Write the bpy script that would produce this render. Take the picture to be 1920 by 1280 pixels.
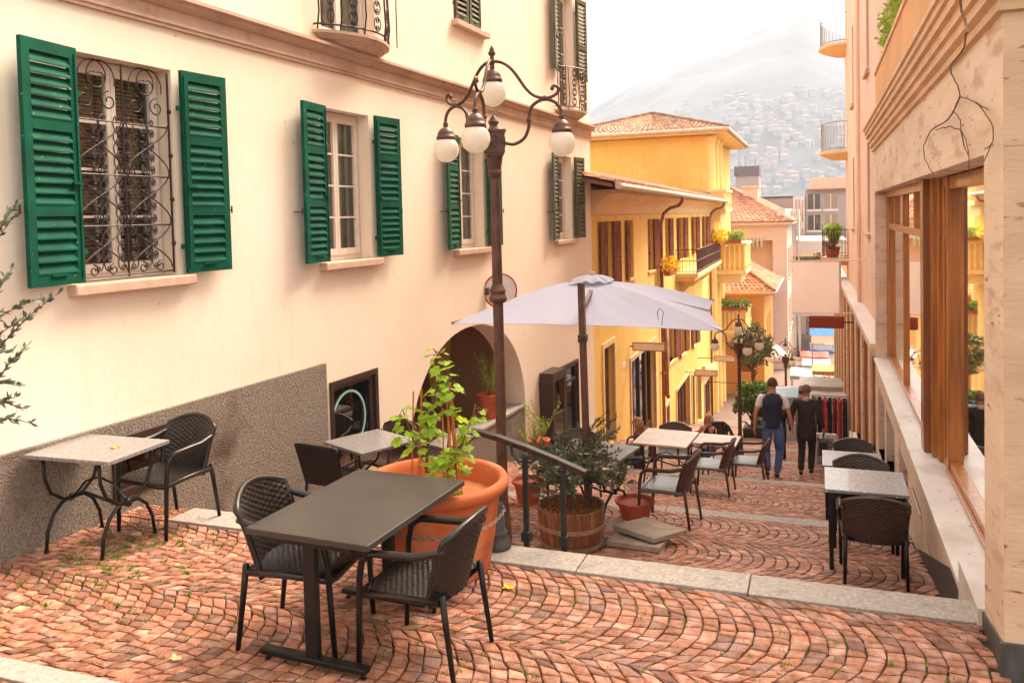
import bpy, math, random
from mathutils import Vector as V, Matrix, noise
random.seed(7)
S = bpy.context.scene
for o in list(bpy.data.objects): bpy.data.objects.remove(o)
R = math.radians
# ---------------------------------------------------------------- camera
CAMZ = 2.4; FPX = 1570.0
yw, pt, rl = R(20.17), R(2.24), R(-1.39)
CF = V((-math.sin(yw)*math.cos(pt), math.cos(yw)*math.cos(pt), -math.sin(pt)))
r0 = V((math.cos(yw), math.sin(yw), 0)); u0_ = r0.cross(CF)
CR = r0*math.cos(rl) + u0_*math.sin(rl); CU = CR.cross(CF)
CC = V((0, 0, CAMZ))
cd = bpy.data.cameras.new('camera'); cam = bpy.data.objects.new('camera', cd)
S.collection.objects.link(cam); S.camera = cam
m = Matrix.Identity(4)
for i in range(3):
    m[i][0] = CR[i]; m[i][1] = CU[i]; m[i][2] = -CF[i]; m[i][3] = CC[i]
cam.matrix_world = m
cd.sensor_width = 36; cd.lens = 36*FPX/1920; cd.shift_y = -0.088
cd.clip_start = 0.05; cd.clip_end = 6000
# ---------------------------------------------------------------- sky, sun, exposure
S.view_settings.view_transform = 'Standard'; S.view_settings.look = 'None'
S.view_settings.gamma = 1; S.view_settings.exposure = 2.15
SUN_EL, SUN_AZ = R(52), R(28)       # azimuth from +Y towards +X
w = bpy.data.worlds.new('World'); S.world = w; w.use_nodes = True
nt = w.node_tree; bg = nt.nodes['Background']
sk = nt.nodes.new('ShaderNodeTexSky'); sk.sky_type = 'NISHITA'; sk.sun_disc = False
sk.sun_elevation = SUN_EL; sk.sun_rotation = SUN_AZ; sk.air_density = 1.0; sk.dust_density = 4.0; sk.ozone_density = 0.6
hs = nt.nodes.new('ShaderNodeHueSaturation'); hs.inputs['Saturation'].default_value = 0.22
mx = nt.nodes.new('ShaderNodeMix'); mx.data_type = 'RGBA'; mx.blend_type = 'MULTIPLY'; mx.inputs[0].default_value = 1
mx.inputs[7].default_value = (1.0, 0.92, 0.80, 1)
nt.links.new(sk.outputs[0], hs.inputs['Color']); nt.links.new(hs.outputs[0], mx.inputs[6])
nt.links.new(mx.outputs[2], bg.inputs[0]); bg.inputs[1].default_value = 0.15
sd = bpy.data.lights.new('sun', 'SUN'); sd.energy = 1.5; sd.angle = R(26); sd.color = (1, 0.79, 0.56)
so = bpy.data.objects.new('sun', sd); S.collection.objects.link(so)
sdir = V((math.sin(SUN_AZ)*math.cos(SUN_EL), math.cos(SUN_AZ)*math.cos(SUN_EL), math.sin(SUN_EL)))
so.rotation_euler = sdir.to_track_quat('Z', 'Y').to_euler()
S.render.engine = 'CYCLES'; S.cycles.max_bounces = 6; S.cycles.volume_bounces = 1
# ---------------------------------------------------------------- helpers
COL = S.collection
def ray(px, py): return CF + CR*((px-960)/FPX) - CU*((py-640+0.088*1920)/FPX)
def atY(px, py, Y): r = ray(px, py); return CC + r*(Y/r.y)
class Fr:
    """wall frame: u along the wall, n outward, z up"""
    def __init__(s, o, az, side=1):
        a = R(az); s.o = V(o); s.u = V((math.sin(a), math.cos(a), 0)); s.n = V((math.cos(a), -math.sin(a), 0))*side
    def p(s, u, n, z): return s.o + s.u*u + s.n*n + V((0, 0, z))
    def hit(s, px, py, off=0):
        r = ray(px, py); p0 = s.o + s.n*off; t = (p0-CC).dot(s.n)/r.dot(s.n); q = CC + r*t
        return ((q-s.o).dot(s.u), q.z)
WF = Fr((0, 0, 0), 90)  # u = +X, n = -Y
class MB:
    def __init__(s): s.v = []; s.f = []; s.uv = None; s.a = []
    def add(s, vs, fs, a=0.0):
        k = len(s.v); s.v += [V(x) for x in vs]; s.f += [tuple(i+k for i in f) for f in fs]; s.a += [a]*len(vs)
    def hexa(s, P, a=0.0):
        s.add(P, [(0, 3, 2, 1), (4, 5, 6, 7), (0, 1, 5, 4), (1, 2, 6, 5), (2, 3, 7, 6), (3, 0, 4, 7)], a)
    def box(s, c, d, rz=0, rx=0, ry=0, a=0.0):
        M = Matrix.Rotation(rz, 3, 'Z') @ Matrix.Rotation(rx, 3, 'X') @ Matrix.Rotation(ry, 3, 'Y'); c = V(c); x, y, z = (t/2 for t in d)
        s.hexa([c + M @ V(q) for q in ((-x, -y, -z), (x, -y, -z), (x, y, -z), (-x, y, -z), (-x, -y, z), (x, -y, z), (x, y, z), (-x, y, z))], a)
    def fb(s, F, u0, u1, n0, n1, z0, z1, a=0.0):
        s.hexa([F.p(u0, n0, z0), F.p(u1, n0, z0), F.p(u1, n1, z0), F.p(u0, n1, z0), F.p(u0, n0, z1), F.p(u1, n0, z1), F.p(u1, n1, z1), F.p(u0, n1, z1)], a)
    def bar(s, a, b, wd, th, up=(0, 0, 1)):
        a = V(a); b = V(b); d = (b-a).normalized(); x = d.cross(V(up))
        if x.length < 1e-4: x = d.cross(V((0, 1, 0)))
        x = x.normalized(); y = x.cross(d); x = x*wd/2; y = y*th/2
        s.hexa([a-x-y, a+x-y, a+x+y, a-x+y, b-x-y, b+x-y, b+x+y, b-x+y])
    def quad(s, *P, a=0.0): s.add(P, [tuple(range(len(P)))], a)
    def tube(s, P, r, n=6, cap=True, a=0.0):
        P = [V(p) for p in P]; rr = r if isinstance(r, (list, tuple)) else [r]*len(P); vs = []; fs = []
        up = None
        for i, p in enumerate(P):
            d = (P[min(i+1, len(P)-1)]-P[max(i-1, 0)])
            if d.length < 1e-9: d = V((0, 0, 1))
            d.normalize()
            if up is None: up = V((0, 0, 1)) if abs(d.z) < .9 else V((1, 0, 0))
            x = d.cross(up)
            if x.length < 1e-3: x = d.cross(V((0.3, 1, 0.2)))
            x.normalize(); y = x.cross(d); up = y*-1 if False else y
            for j in range(n):
                t = 2*math.pi*j/n; vs.append(p + (x*math.cos(t)+y*math.sin(t))*rr[i])
        for i in range(len(P)-1):
            for j in range(n): fs.append((i*n+j, i*n+(j+1) % n, (i+1)*n+(j+1) % n, (i+1)*n+j))
        if cap: fs += [tuple(range(n)), tuple((len(P)-1)*n+j for j in range(n))]
        s.add(vs, fs, a)
    def lathe(s, prof, c=(0, 0, 0), n=24, a=0.0, sx=1, sy=1):
        c = V(c); vs = []; fs = []
        for r, z in prof:
            for j in range(n): t = 2*math.pi*j/n; vs.append(c + V((max(r, 1e-4)*math.cos(t)*sx, max(r, 1e-4)*math.sin(t)*sy, z)))
        for i in range(len(prof)-1):
            for j in range(n): fs.append((i*n+j, i*n+(j+1) % n, (i+1)*n+(j+1) % n, (i+1)*n+j))
        s.add(vs, fs, a)
    def ball(s, c, r, n=12, sz=1.0): s.lathe([(r*math.sin(math.pi*i/(n//2+2)), -r*sz*math.cos(math.pi*i/(n//2+2))) for i in range(n//2+3)], c, n)
    def prism(s, P, d):
        """polygon P extruded by vector d"""
        P = [V(p) for p in P]; d = V(d); n = len(P)
        s.add(P+[p+d for p in P], [tuple(range(n)), tuple(range(2*n-1, n-1, -1))]+[(i, (i+1) % n, n+(i+1) % n, n+i) for i in range(n)])
    def grid(s, fn, nu, nv, a=0.0):
        vs = [fn(i/nu, j/nv) for j in range(nv+1) for i in range(nu+1)]
        s.add(vs, [(j*(nu+1)+i, j*(nu+1)+i+1, (j+1)*(nu+1)+i+1, (j+1)*(nu+1)+i) for j in range(nv) for i in range(nu)], a)
def smooth(P, k=5):
    P = [V(p) for p in P]; Q = []
    for i in range(len(P)-1):
        a, b, c, d = P[max(i-1, 0)], P[i], P[i+1], P[min(i+2, len(P)-1)]
        for j in range(k):
            t = j/k; Q.append(.5*((2*b)+(c-a)*t+(2*a-5*b+4*c-d)*t*t+(3*b-a-3*c+d)*t**3))
    return Q+[P[-1]]
def wl(p):  # world location of an object chain
    v = V((0, 0, 0))
    while p: v += p.location; p = p.parent
    return v
def setp(o, label=None, cat=None, group=None, kind=None):
    if label: o['label'] = label
    if cat: o['category'] = cat
    if group: o['group'] = group
    if kind: o['kind'] = kind
    return o
def ob(name, mb, mat, parent=None, label=None, cat=None, group=None, kind=None, local=False, smooth=False, loc=None, bevel=0, rn=True, keep=False):
    off = V((0, 0, 0))
    if not local:
        off = wl(parent) if parent else (V(loc) if loc is not None else V((0, 0, 0)))
    me = bpy.data.meshes.new(name); me.from_pydata([v-off for v in mb.v], [], mb.f)
    if any(mb.a):
        at = me.attributes.new('rnd', 'FLOAT', 'POINT'); at.data.foreach_set('value', mb.a)
    if rn:
        import bmesh
        bm = bmesh.new(); bm.from_mesh(me); bmesh.ops.recalc_face_normals(bm, faces=bm.faces); bm.to_mesh(me); bm.free()
    me.materials.append(mat)
    if smooth: me.shade_smooth()
    o = bpy.data.objects.new(name, me); COL.objects.link(o)
    if parent: o.parent = parent
    elif loc is not None: o.location = loc
    if bevel:
        b = o.modifiers.new('bevel', 'BEVEL'); b.width = bevel; b.segments = 2; b.limit_method = 'ANGLE'
    return setp(o, label, cat, group, kind)
def thing(name, label, cat, loc=(0, 0, 0), rz=0, group=None, sc=1):
    o = bpy.data.objects.new(name, None); COL.objects.link(o); o.location = loc; o.rotation_euler = (0, 0, rz); o.empty_display_size = .1
    if sc != 1: o.scale = (sc, sc, sc)
    return setp(o, label, cat, group)
def kids(o): return [c for c in COL.objects if c.parent == o]
def dup(o, loc=None, rz=None, label=None, group=None, sc=None, parent=None):
    c = o.copy(); COL.objects.link(c)
    if parent: c.parent = parent
    if loc is not None: c.location = loc
    if rz is not None: c.rotation_euler = (0, 0, rz)
    if label: c['label'] = label
    if group: c['group'] = group
    if sc: c.scale = (sc, sc, sc)
    for k in kids(o):
        if k is not c: dup(k, parent=c)
    return c
# ---------------------------------------------------------------- materials
MT = {}
def mat(name, col, rough=.8, var=.12, vs=3.0, bump=0, bs=60, metal=0, col2=None, c2s=1.0, c2t=.55, c2w=.1, spec=.4, coat=0, trans=0, alpha=1, strx=(1, 1, 1), emit=None, attr=0, dirt=None, space='Object', streak=None):
    if name in MT: return MT[name]
    m = bpy.data.materials.new(name); m.use_nodes = True; n = m.node_tree.nodes; l = m.node_tree.links; b = n['Principled BSDF']
    b.inputs['Roughness'].default_value = rough; b.inputs['Metallic'].default_value = metal
    b.inputs['Specular IOR Level'].default_value = spec; b.inputs['Coat Weight'].default_value = coat
    b.inputs['Transmission Weight'].default_value = trans; b.inputs['Alpha'].default_value = alpha
    tc = n.new('ShaderNodeTexCoord'); mp = n.new('ShaderNodeMapping'); l.new(tc.outputs[space], mp.inputs[0]); mp.inputs['Scale'].default_value = strx
    def nz(sc, det=4): t = n.new('ShaderNodeTexNoise'); t.inputs['Scale'].default_value = sc; t.inputs['Detail'].default_value = det; l.new(mp.outputs[0], t.inputs['Vector']); return t
    def mixc(fac, a, c):
        x = n.new('ShaderNodeMix'); x.data_type = 'RGBA'
        if isinstance(fac, float): x.inputs[0].default_value = fac
        else: l.new(fac, x.inputs[0])
        for s_, i in ((a, 6), (c, 7)):
            if isinstance(s_, tuple): x.inputs[i].default_value = s_[:3]+(1,)
            else: l.new(s_, x.inputs[i])
        return x.outputs[2]
    def rng(o, a, c):
        r = n.new('ShaderNodeMapRange'); l.new(o, r.inputs[0]); r.inputs[1].default_value = a; r.inputs[2].default_value = c; return r.outputs[0]
    t = nz(vs); dk = tuple(c*(1-var*2) for c in col[:3]); lt = tuple(min(1, c*(1+var)) for c in col[:3])
    out = mixc(rng(t.outputs[0], .3, .7), dk, lt)
    if col2:
        t2 = nz(c2s, 6); out = mixc(rng(t2.outputs[0], c2t-c2w, c2t+c2w), out, tuple(col2))
    if dirt:
        for (dc, ds, dt, dw) in dirt:
            t3 = nz(ds, 8); out = mixc(rng(t3.outputs[0], dt-dw, dt+dw), out, tuple(dc))
    if attr:
        at = n.new('ShaderNodeAttribute'); at.attribute_name = 'rnd'
        x = n.new('ShaderNodeHueSaturation'); l.new(out, x.inputs['Color'])
        mr = n.new('ShaderNodeMapRange'); l.new(at.outputs['Fac'], mr.inputs[0]); mr.inputs[3].default_value = 1-attr; mr.inputs[4].default_value = 1+attr
        l.new(mr.outputs[0], x.inputs['Value']); out = x.outputs[0]
    if streak:
        m2 = n.new('ShaderNodeMapping'); l.new(tc.outputs['Object'], m2.inputs[0]); m2.inputs['Scale'].default_value = (5, 5, .45); t4 = n.new('ShaderNodeTexNoise'); t4.inputs['Scale'].default_value = 1.6; t4.inputs['Detail'].default_value = 6; l.new(m2.outputs[0], t4.inputs['Vector'])
        out = mixc(rng(t4.outputs[0], .54, .80), out, tuple(streak))
    l.new(out, b.inputs['Base Color'])
    if bump:
        tb = nz(bs, 5); bp = n.new('ShaderNodeBump'); bp.inputs['Strength'].default_value = bump; bp.inputs['Distance'].default_value = .02
        l.new(tb.outputs[0], bp.inputs['Height']); l.new(bp.outputs[0], b.inputs['Normal'])
    if emit: b.inputs['Emission Color'].default_value = emit[:3]+(1,); b.inputs['Emission Strength'].default_value = emit[3]
    MT[name] = m; return m
cream = mat('cream_render', (.855, .72, .575), .9, .03, .6, streak=(.82, .68, .54), bump=.12, bs=14, dirt=[((.74, .59, .46), 2.3, .72, .05), ((.88, .78, .67), .5, .58, .15), ((.58, .43, .31), 9, .735, .012), ((.90, .83, .75), 5, .735, .015)])
cornm = mat('cornice_stone', (.55, .38, .28), .85, .1, 2, bump=.1, bs=30, col2=(.36, .22, .16), c2s=4, c2t=.66)
sillm = mat('sill_stone', (.62, .42, .31), .85, .1, 6, bump=.15, bs=60)
rough = mat('roughcast', (.22, .175, .14), .95, .22, 60, bump=1.0, bs=60, col2=(.285, .235, .19), c2s=55, c2t=.52, c2w=.06, dirt=[((.1, .06, .04), 1.4, .66, .08)])
greenp = mat('green_paint', (.002, .080, .045), .7, .12, 5, spec=.12, bump=.05, bs=50, dirt=[((.30, .42, .34), 30, .715, .015), ((.004, .05, .03), 3, .62, .1)])
greenhz = mat('haze_lit_green_paint', (.085, .085, .035), .6, .15, 5, dirt=[((.5, .45, .35), 20, .72, .03)])  # shutter green with the warm hazy light mixed into its colour
greenm = mat('dull_green_paint', (.018, .085, .042), .7, .12, 5, spec=.12, dirt=[((.35, .45, .38), 24, .74, .02)])
iron = mat('wrought_iron', (.045, .026, .024), .5, .2, 20, bump=.1, bs=80, metal=.2)
ironb = mat('rusty_brown_paint', (.105, .042, .026), .45, .2, 14, bump=.12, bs=70, metal=.15, spec=.5)
blackm = mat('black_metal', (.008, .0075, .0075), .42, .2, 12, metal=.3, spec=.5)
bollm = mat('grey_bollard_paint', (.06, .055, .056), .55, .2, 10, bump=.1, bs=60)
wicker = mat('black_wicker', (.018, .013, .011), .33, .25, 60, spec=.45)
wickerb = mat('brown_wicker', (.060, .024, .014), .4, .25, 60, spec=.55)
seatp = mat('grey_plastic_weave', (.13, .125, .125), .35, .15, 80, spec=.5)
tabled = mat('dark_table_laminate', (.05, .042, .038), .34, .12, 3, spec=.45)
granite = mat('speckled_granite', (.28, .255, .25), .32, .22, 60, spec=.5, coat=.25, col2=(.17, .15, .15), c2s=38, c2t=.55, c2w=.08, dirt=[((.60, .56, .55), 30, .68, .05)])
kerbm = mat('kerb_granite', (.35, .30, .26), .8, .12, 30, bump=.25, bs=50, col2=(.20, .17, .15), c2s=5, c2t=.66, c2w=.08, dirt=[((.46, .40, .36), 50, .62, .08)])
stone = mat('porphyry_cobble', (.36, .142, .078), .62, .2, 24, bump=.5, bs=80, attr=.5, col2=(.47, .27, .20), c2s=9, c2t=.58, c2w=.1, spec=.45, dirt=[((.27, .17, .15), 2.6, .66, .06)])
mortar = mat('cobble_joint_earth', (.06, .034, .022), 1, .3, 20, bump=.5, bs=70, col2=(.12, .15, .03), c2s=2.2, c2t=.56, c2w=.08)
terra = mat('terracotta', (.50, .115, .032), .75, .09, 3, bump=.12, bs=30, col2=(.72, .33, .18), c2s=2.5, c2t=.62, c2w=.12, dirt=[((.42, .11, .035), 3.5, .68, .05)])
redp = mat('red_clay_pot', (.50, .10, .045), .7, .12, 6)
soil = mat('soil', (.13, .05, .025), 1, .4, 40, bump=.8, bs=60)
clayb = mat('clay_pebbles', (.38, .13, .05), .85, .3, 60, attr=.35)
oak = mat('barrel_oak', (.22, .085, .034), .62, .28, 8, bump=.25, bs=40, strx=(6, 6, .6), col2=(.16, .055, .02), c2s=2.5, c2t=.6, dirt=[((.46, .21, .09), 5, .62, .1)])
hoop = mat('barrel_hoop', (.42, .31, .22), .5, .15, 12, metal=.5)
pav = mat('concrete_paver', (.38, .30, .24), .9, .12, 9, bump=.2, bs=70)
canvas = mat('canopy_fabric', (.46, .45, .55), .9, .03, 1.2, spec=.2)
leafv = mat('vine_leaf', (.26, .42, .03), .5, .18, 30, attr=.35)
leafo = mat('olive_leaf', (.095, .115, .068), .5, .25, 30, attr=.45)
leafs = mat('silver_olive_leaf', (.17, .19, .13), .5, .2, 30, attr=.4)
leafg = mat('bush_leaf', (.075, .15, .022), .55, .25, 5, attr=.5)
leafy = mat('yellow_blossom', (.86, .58, .01), .7, .12, 8, attr=.3)
leafl = mat('light_green_leaf', (.25, .36, .04), .55, .2, 8, attr=.4)
bark = mat('bark', (.17, .085, .05), .9, .3, 30, bump=.5, bs=60)
cane = mat('orange_cane', (.50, .13, .03), .6, .1, 10)
whitep = mat('white_window_paint', (.76, .66, .58), .45, .04, 8, spec=.4)
curtain = mat('pale_curtain', (.50, .56, .48), .85, .08, 5)
blindm = mat('blind_slats', (.36, .29, .20), .6, .1, 9)
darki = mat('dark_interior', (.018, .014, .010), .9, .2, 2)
darkf = mat('dark_bronze_frame', (.045, .022, .018), .4, .15, 10, spec=.5)
darkr = mat('dark_room', (.30, .16, .09), .9, .3, 1.3, dirt=[((.42, .25, .15), 3, .6, .05)])
yell = mat('yellow_render', (.84, .54, .13), .9, .04, .5, bump=.1, bs=12, streak=(.74, .43, .10), dirt=[((.78, .46, .10), 1.2, .64, .1), ((.86, .62, .22), .7, .62, .1)])
yellp = mat('pale_yellow_trim', (.80, .58, .28), .85, .05, 2)
yella = mat('light_yellow_render', (.86, .60, .22), .9, .04, .6)
soff = mat('yellow_soffit', (.80, .56, .30), .9, .05, 1)
orng = mat('orange_render', (.62, .27, .06), .9, .06, .6)
brs = mat('brown_shutter_paint', (.27, .088, .042), .75, .15, 6, spec=.12)
door_b = mat('brown_door_wood', (.23, .10, .055), .5, .15, 4)
eavew = mat('eave_board', (.26, .085, .045), .75, .25, 4, strx=(1, 1, 4))
gutter = mat('copper_gutter', (.30, .13, .07), .5, .15, 4, metal=.3)
gutl = mat('pale_gutter', (.62, .45, .33), .5, .1, 4, metal=.2)
salm = mat('salmon_render', (.82, .56, .41), .9, .05, .5, bump=.08, bs=10, dirt=[((.73, .46, .34), .8, .62, .12)])
pinkw = mat('pink_white_render', (.72, .55, .48), .9, .05, .5)
greyw = mat('grey_concrete_facade', (.40, .32, .30), .9, .06, .4)
lgrey = mat('light_concrete_facade', (.70, .60, .54), .9, .05, .4)
trav = mat('travertine_cladding', (.74, .565, .42), .7, .07, 1.2, bump=.15, bs=22, strx=(1, .55, 2.2), dirt=[((.30, .17, .11), 11, .67, .03), ((.74, .60, .50), 1.5, .58, .1), ((.55, .36, .26), 4, .62, .06)])
travh = mat('banded_travertine', (.62, .40, .27), .75, .05, 1.6, bump=.2, bs=22, strx=(.8, 1, 2.4), dirt=[((.20, .10, .055), 9, .655, .03), ((.68, .47, .33), 2.5, .55, .1)])
cornt = mat('cornice_travertine', (.70, .46, .28), .75, .08, 2.5, bump=.15, bs=30, dirt=[((.42, .26, .15), 12, .69, .05)])
marble = mat('white_sill_marble', (.66, .60, .56), .45, .05, 4, spec=.5, strx=(1, .6, 1), dirt=[((.26, .21, .19), 18, .665, .03), ((.52, .44, .40), 3, .62, .08)])
plinb = mat('dark_plinth_stone', (.075, .068, .064), .5, .25, 5, strx=(3, 3, .6), spec=.4)
woodw = mat('varnished_window_wood', (.44, .15, .028), .35, .22, 3, bump=.08, bs=20, strx=(8, 8, .5), spec=.5, coat=.2)
woodd = mat('dark_window_wood', (.24, .075, .02), .35, .2, 3, strx=(8, 8, .5), spec=.5, coat=.2)
signm = mat('blank_sign_panel', (.86, .70, .60), .6, .03, 4)
bann = mat('translucent_banner', (.88, .80, .74), .8, .03, 1)
bn = bann.node_tree; _b = bn.nodes['Principled BSDF']; _t = bn.nodes.new('ShaderNodeBsdfTranslucent'); _t.inputs[0].default_value = (.97, .88, .82, 1); _m = bn.nodes.new('ShaderNodeMixShader'); _m.inputs[0].default_value = .8
bn.links.new(_b.outputs[0], _m.inputs[1]); bn.links.new(_t.outputs[0], _m.inputs[2]); bn.links.new(_m.outputs[0], bn.nodes['Material Output'].inputs[0])
def translucent(mt, col, fac):
    t = mt.node_tree; a = t.nodes['Principled BSDF']; b = t.nodes.new('ShaderNodeBsdfTranslucent'); b.inputs[0].default_value = col+(1,); x = t.nodes.new('ShaderNodeMixShader'); x.inputs[0].default_value = fac
    t.links.new(a.outputs[0], x.inputs[1]); t.links.new(b.outputs[0], x.inputs[2]); t.links.new(x.outputs[0], t.nodes['Material Output'].inputs[0])
translucent(leafv, (.55, .75, .05), .4); translucent(leafg, (.25, .4, .04), .3); translucent(leafl, (.5, .6, .08), .35); translucent(leafo, (.2, .26, .08), .25); translucent(canvas, (.66, .62, .68), .3); 
rust = mat('rust_brown_panel', (.30, .045, .018), .6, .06, 2)
steel = mat('grey_steel', (.32, .28, .26), .4, .1, 8, metal=.6)
redm = mat('red_paint', (.62, .05, .03), .5, .08, 5)
whitem = mat('white_plastic', (.78, .74, .72), .5, .04, 5)
blum = mat('blue_fabric', (.05, .22, .55), .8, .08, 5)
lblum = mat('pale_blue_fabric', (.48, .60, .72), .8, .08, 5)
goldm = mat('golden_fabric', (.65, .36, .10), .8, .2, 7)
blkc = mat('black_cloth', (.022, .016, .016), .9, .2, 8)
skin = mat('skin', (.55, .24, .14), .55, .06, 20, spec=.35)
hairb = mat('brown_hair', (.10, .045, .022), .8, .3, 60, bump=.5, bs=150)
hairy = mat('blonde_hair', (.55, .34, .17), .7, .25, 40, bump=.5, bs=120, strx=(3, 3, .6))
navy = mat('navy_quilted_vest', (.014, .012, .045), .6, .12, 10)
jeans = mat('blue_denim', (.055, .115, .30), .85, .2, 8, bump=.2, bs=150, col2=(.14, .20, .36), c2s=3, c2t=.58)
suitm = mat('charcoal_suit', (.030, .018, .018), .85, .15, 8)
shirt = mat('white_tshirt', (.74, .70, .68), .85, .04, 8)
shoem = mat('dark_shoe', (.03, .02, .018), .4, .2, 8)
leath = mat('black_leather', (.02, .013, .013), .35, .2, 12)
hillm = mat('haze_tinted_forest', (.04, .058, .075), 1, .4, .02, col2=(.085, .10, .115), c2s=.008, c2t=.56, bump=0, space='Object')  # blue of the distant haze is put into the forest colour
hbm = mat('hill_house_wall', (.26, .26, .27), .9, .15, .05)
hrm = mat('hill_house_roof', (.22, .15, .12), .9, .2, .05)
grassm = mat('joint_weed', (.14, .24, .012), .8, .3, 30, attr=.4)
def glassmat(name, tint, refl=.08, tr=.85):
    m = bpy.data.materials.new(name); m.use_nodes = True; n = m.node_tree.nodes; l = m.node_tree.links; n.clear()
    o = n.new('ShaderNodeOutputMaterial'); mix = n.new('ShaderNodeMixShader'); fr = n.new('ShaderNodeFresnel'); fr.inputs[0].default_value = 1.5
    ad = n.new('ShaderNodeMath'); ad.operation = 'ADD'; ad.use_clamp = True; ad.inputs[1].default_value = refl; l.new(fr.outputs[0], ad.inputs[0])
    t = n.new('ShaderNodeBsdfTransparent'); t.inputs[0].default_value = tint+(1,); g = n.new('ShaderNodeBsdfGlossy'); g.inputs['Roughness'].default_value = .02; g.inputs[0].default_value = (1, 1, 1, 1)
    l.new(ad.outputs[0], mix.inputs[0]); l.new(t.outputs[0], mix.inputs[1]); l.new(g.outputs[0], mix.inputs[2]); l.new(mix.outputs[0], o.inputs[0]); return m
glass = glassmat('window_glass', (.82, .86, .84), .05)
glassd = glassmat('shop_glass', (.40, .36, .32), .10)
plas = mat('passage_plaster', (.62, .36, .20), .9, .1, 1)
glassr = glassmat('tinted_shop_glass', (.26, .20, .14), .25)
def tilemat(name, col, sx=6, sy=2.6):
    m = mat(name, col, .85, .22, 3, dirt=[((.22, .10, .06), 5, .66, .06)], attr=.3); return m
tile = tilemat('clay_roof_tile', (.42, .25, .155)); tile2 = tilemat('red_roof_tile', (.43, .185, .10))
gm = mat('frosted_globe_glass', (.86, .80, .72), .12, .02, 2, spec=.6, coat=.5)
translucent(gm, (.95, .90, .82), .55)
# ---------------------------------------------------------------- ground profile
STEPS = [(5.65, -.35), (9.75, -1.21), (13.9, -2.08), (18.05, -2.95), (22.2, -3.82), (26.35, -4.69), (30.5, -5.56), (34.65, -6.43), (38.8, -7.30), (43, -8.17)]
def gz(Y):
    if Y < 3.28: return .02
    if Y < 5.65: return 0.0
    z = -.35; Y0 = 5.65
    for a, b in STEPS:
        if Y >= a: Y0, z = a, b
    if Y0 >= 43: return z - .045*(Y-43)
    return z - .17*(Y-Y0)
LW = Fr((-5.64, 4.35, 0), 2.5)      # cream building
YW = Fr((-5.0, 19.0, 0), -.8)       # yellow building
RW = Fr((.87, 0, 0), 0, -1)         # travertine building: n points to the street (-X)
PW = Fr((.95, 15.3, 0), -.8, -1)    # pink building
# ---------------------------------------------------------------- ground
def leftX(Y): return -5.64 + (Y-4.35)*math.tan(R(2.5)) if Y < 19 else -5.0-(Y-19)*.014
def base_sheet():
    mb = MB(); edges = [(-6, .02), (3.28, .02), (3.28, 0), (5.65, 0), (5.65, -.35)]
    for i, (a, b) in enumerate(STEPS[:-1]):
        nx = STEPS[i+1][0]; edges += [(a, b), (nx, b-.17*(nx-a))]
    edges += [(43, STEPS[-1][1]), (140, STEPS[-1][1]-.045*97), (141, -12.6), (420, -16)]
    for (y0, z0), (y1, z1) in zip(edges[:-1], edges[1:]):
        xa, xb = -9, 9
        if y0 > 100: xa, xb = -250, 250
        mb.quad((xa, y0, z0-.022), (xb, y0, z0-.022), (xb, y1, z1-.022), (xa, y1, z1-.022))
    ob('ground', mb, mortar, kind='structure', rn=False)
    fb = MB()
    for (y0, z0), (y1, z1) in zip(edges[:-1], edges[1:]):
        if 34 < y0 < 140: fb.quad((-5.5, y0, z0-.005), (1.4, y0, z0-.005), (1.4, y1, z1-.005), (-5.5, y1, z1-.005))
    ob('road', fb, mat('far_paving', (.20, .13, .11), .85, .15, 9), kind='structure', rn=False)
base_sheet()
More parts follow.
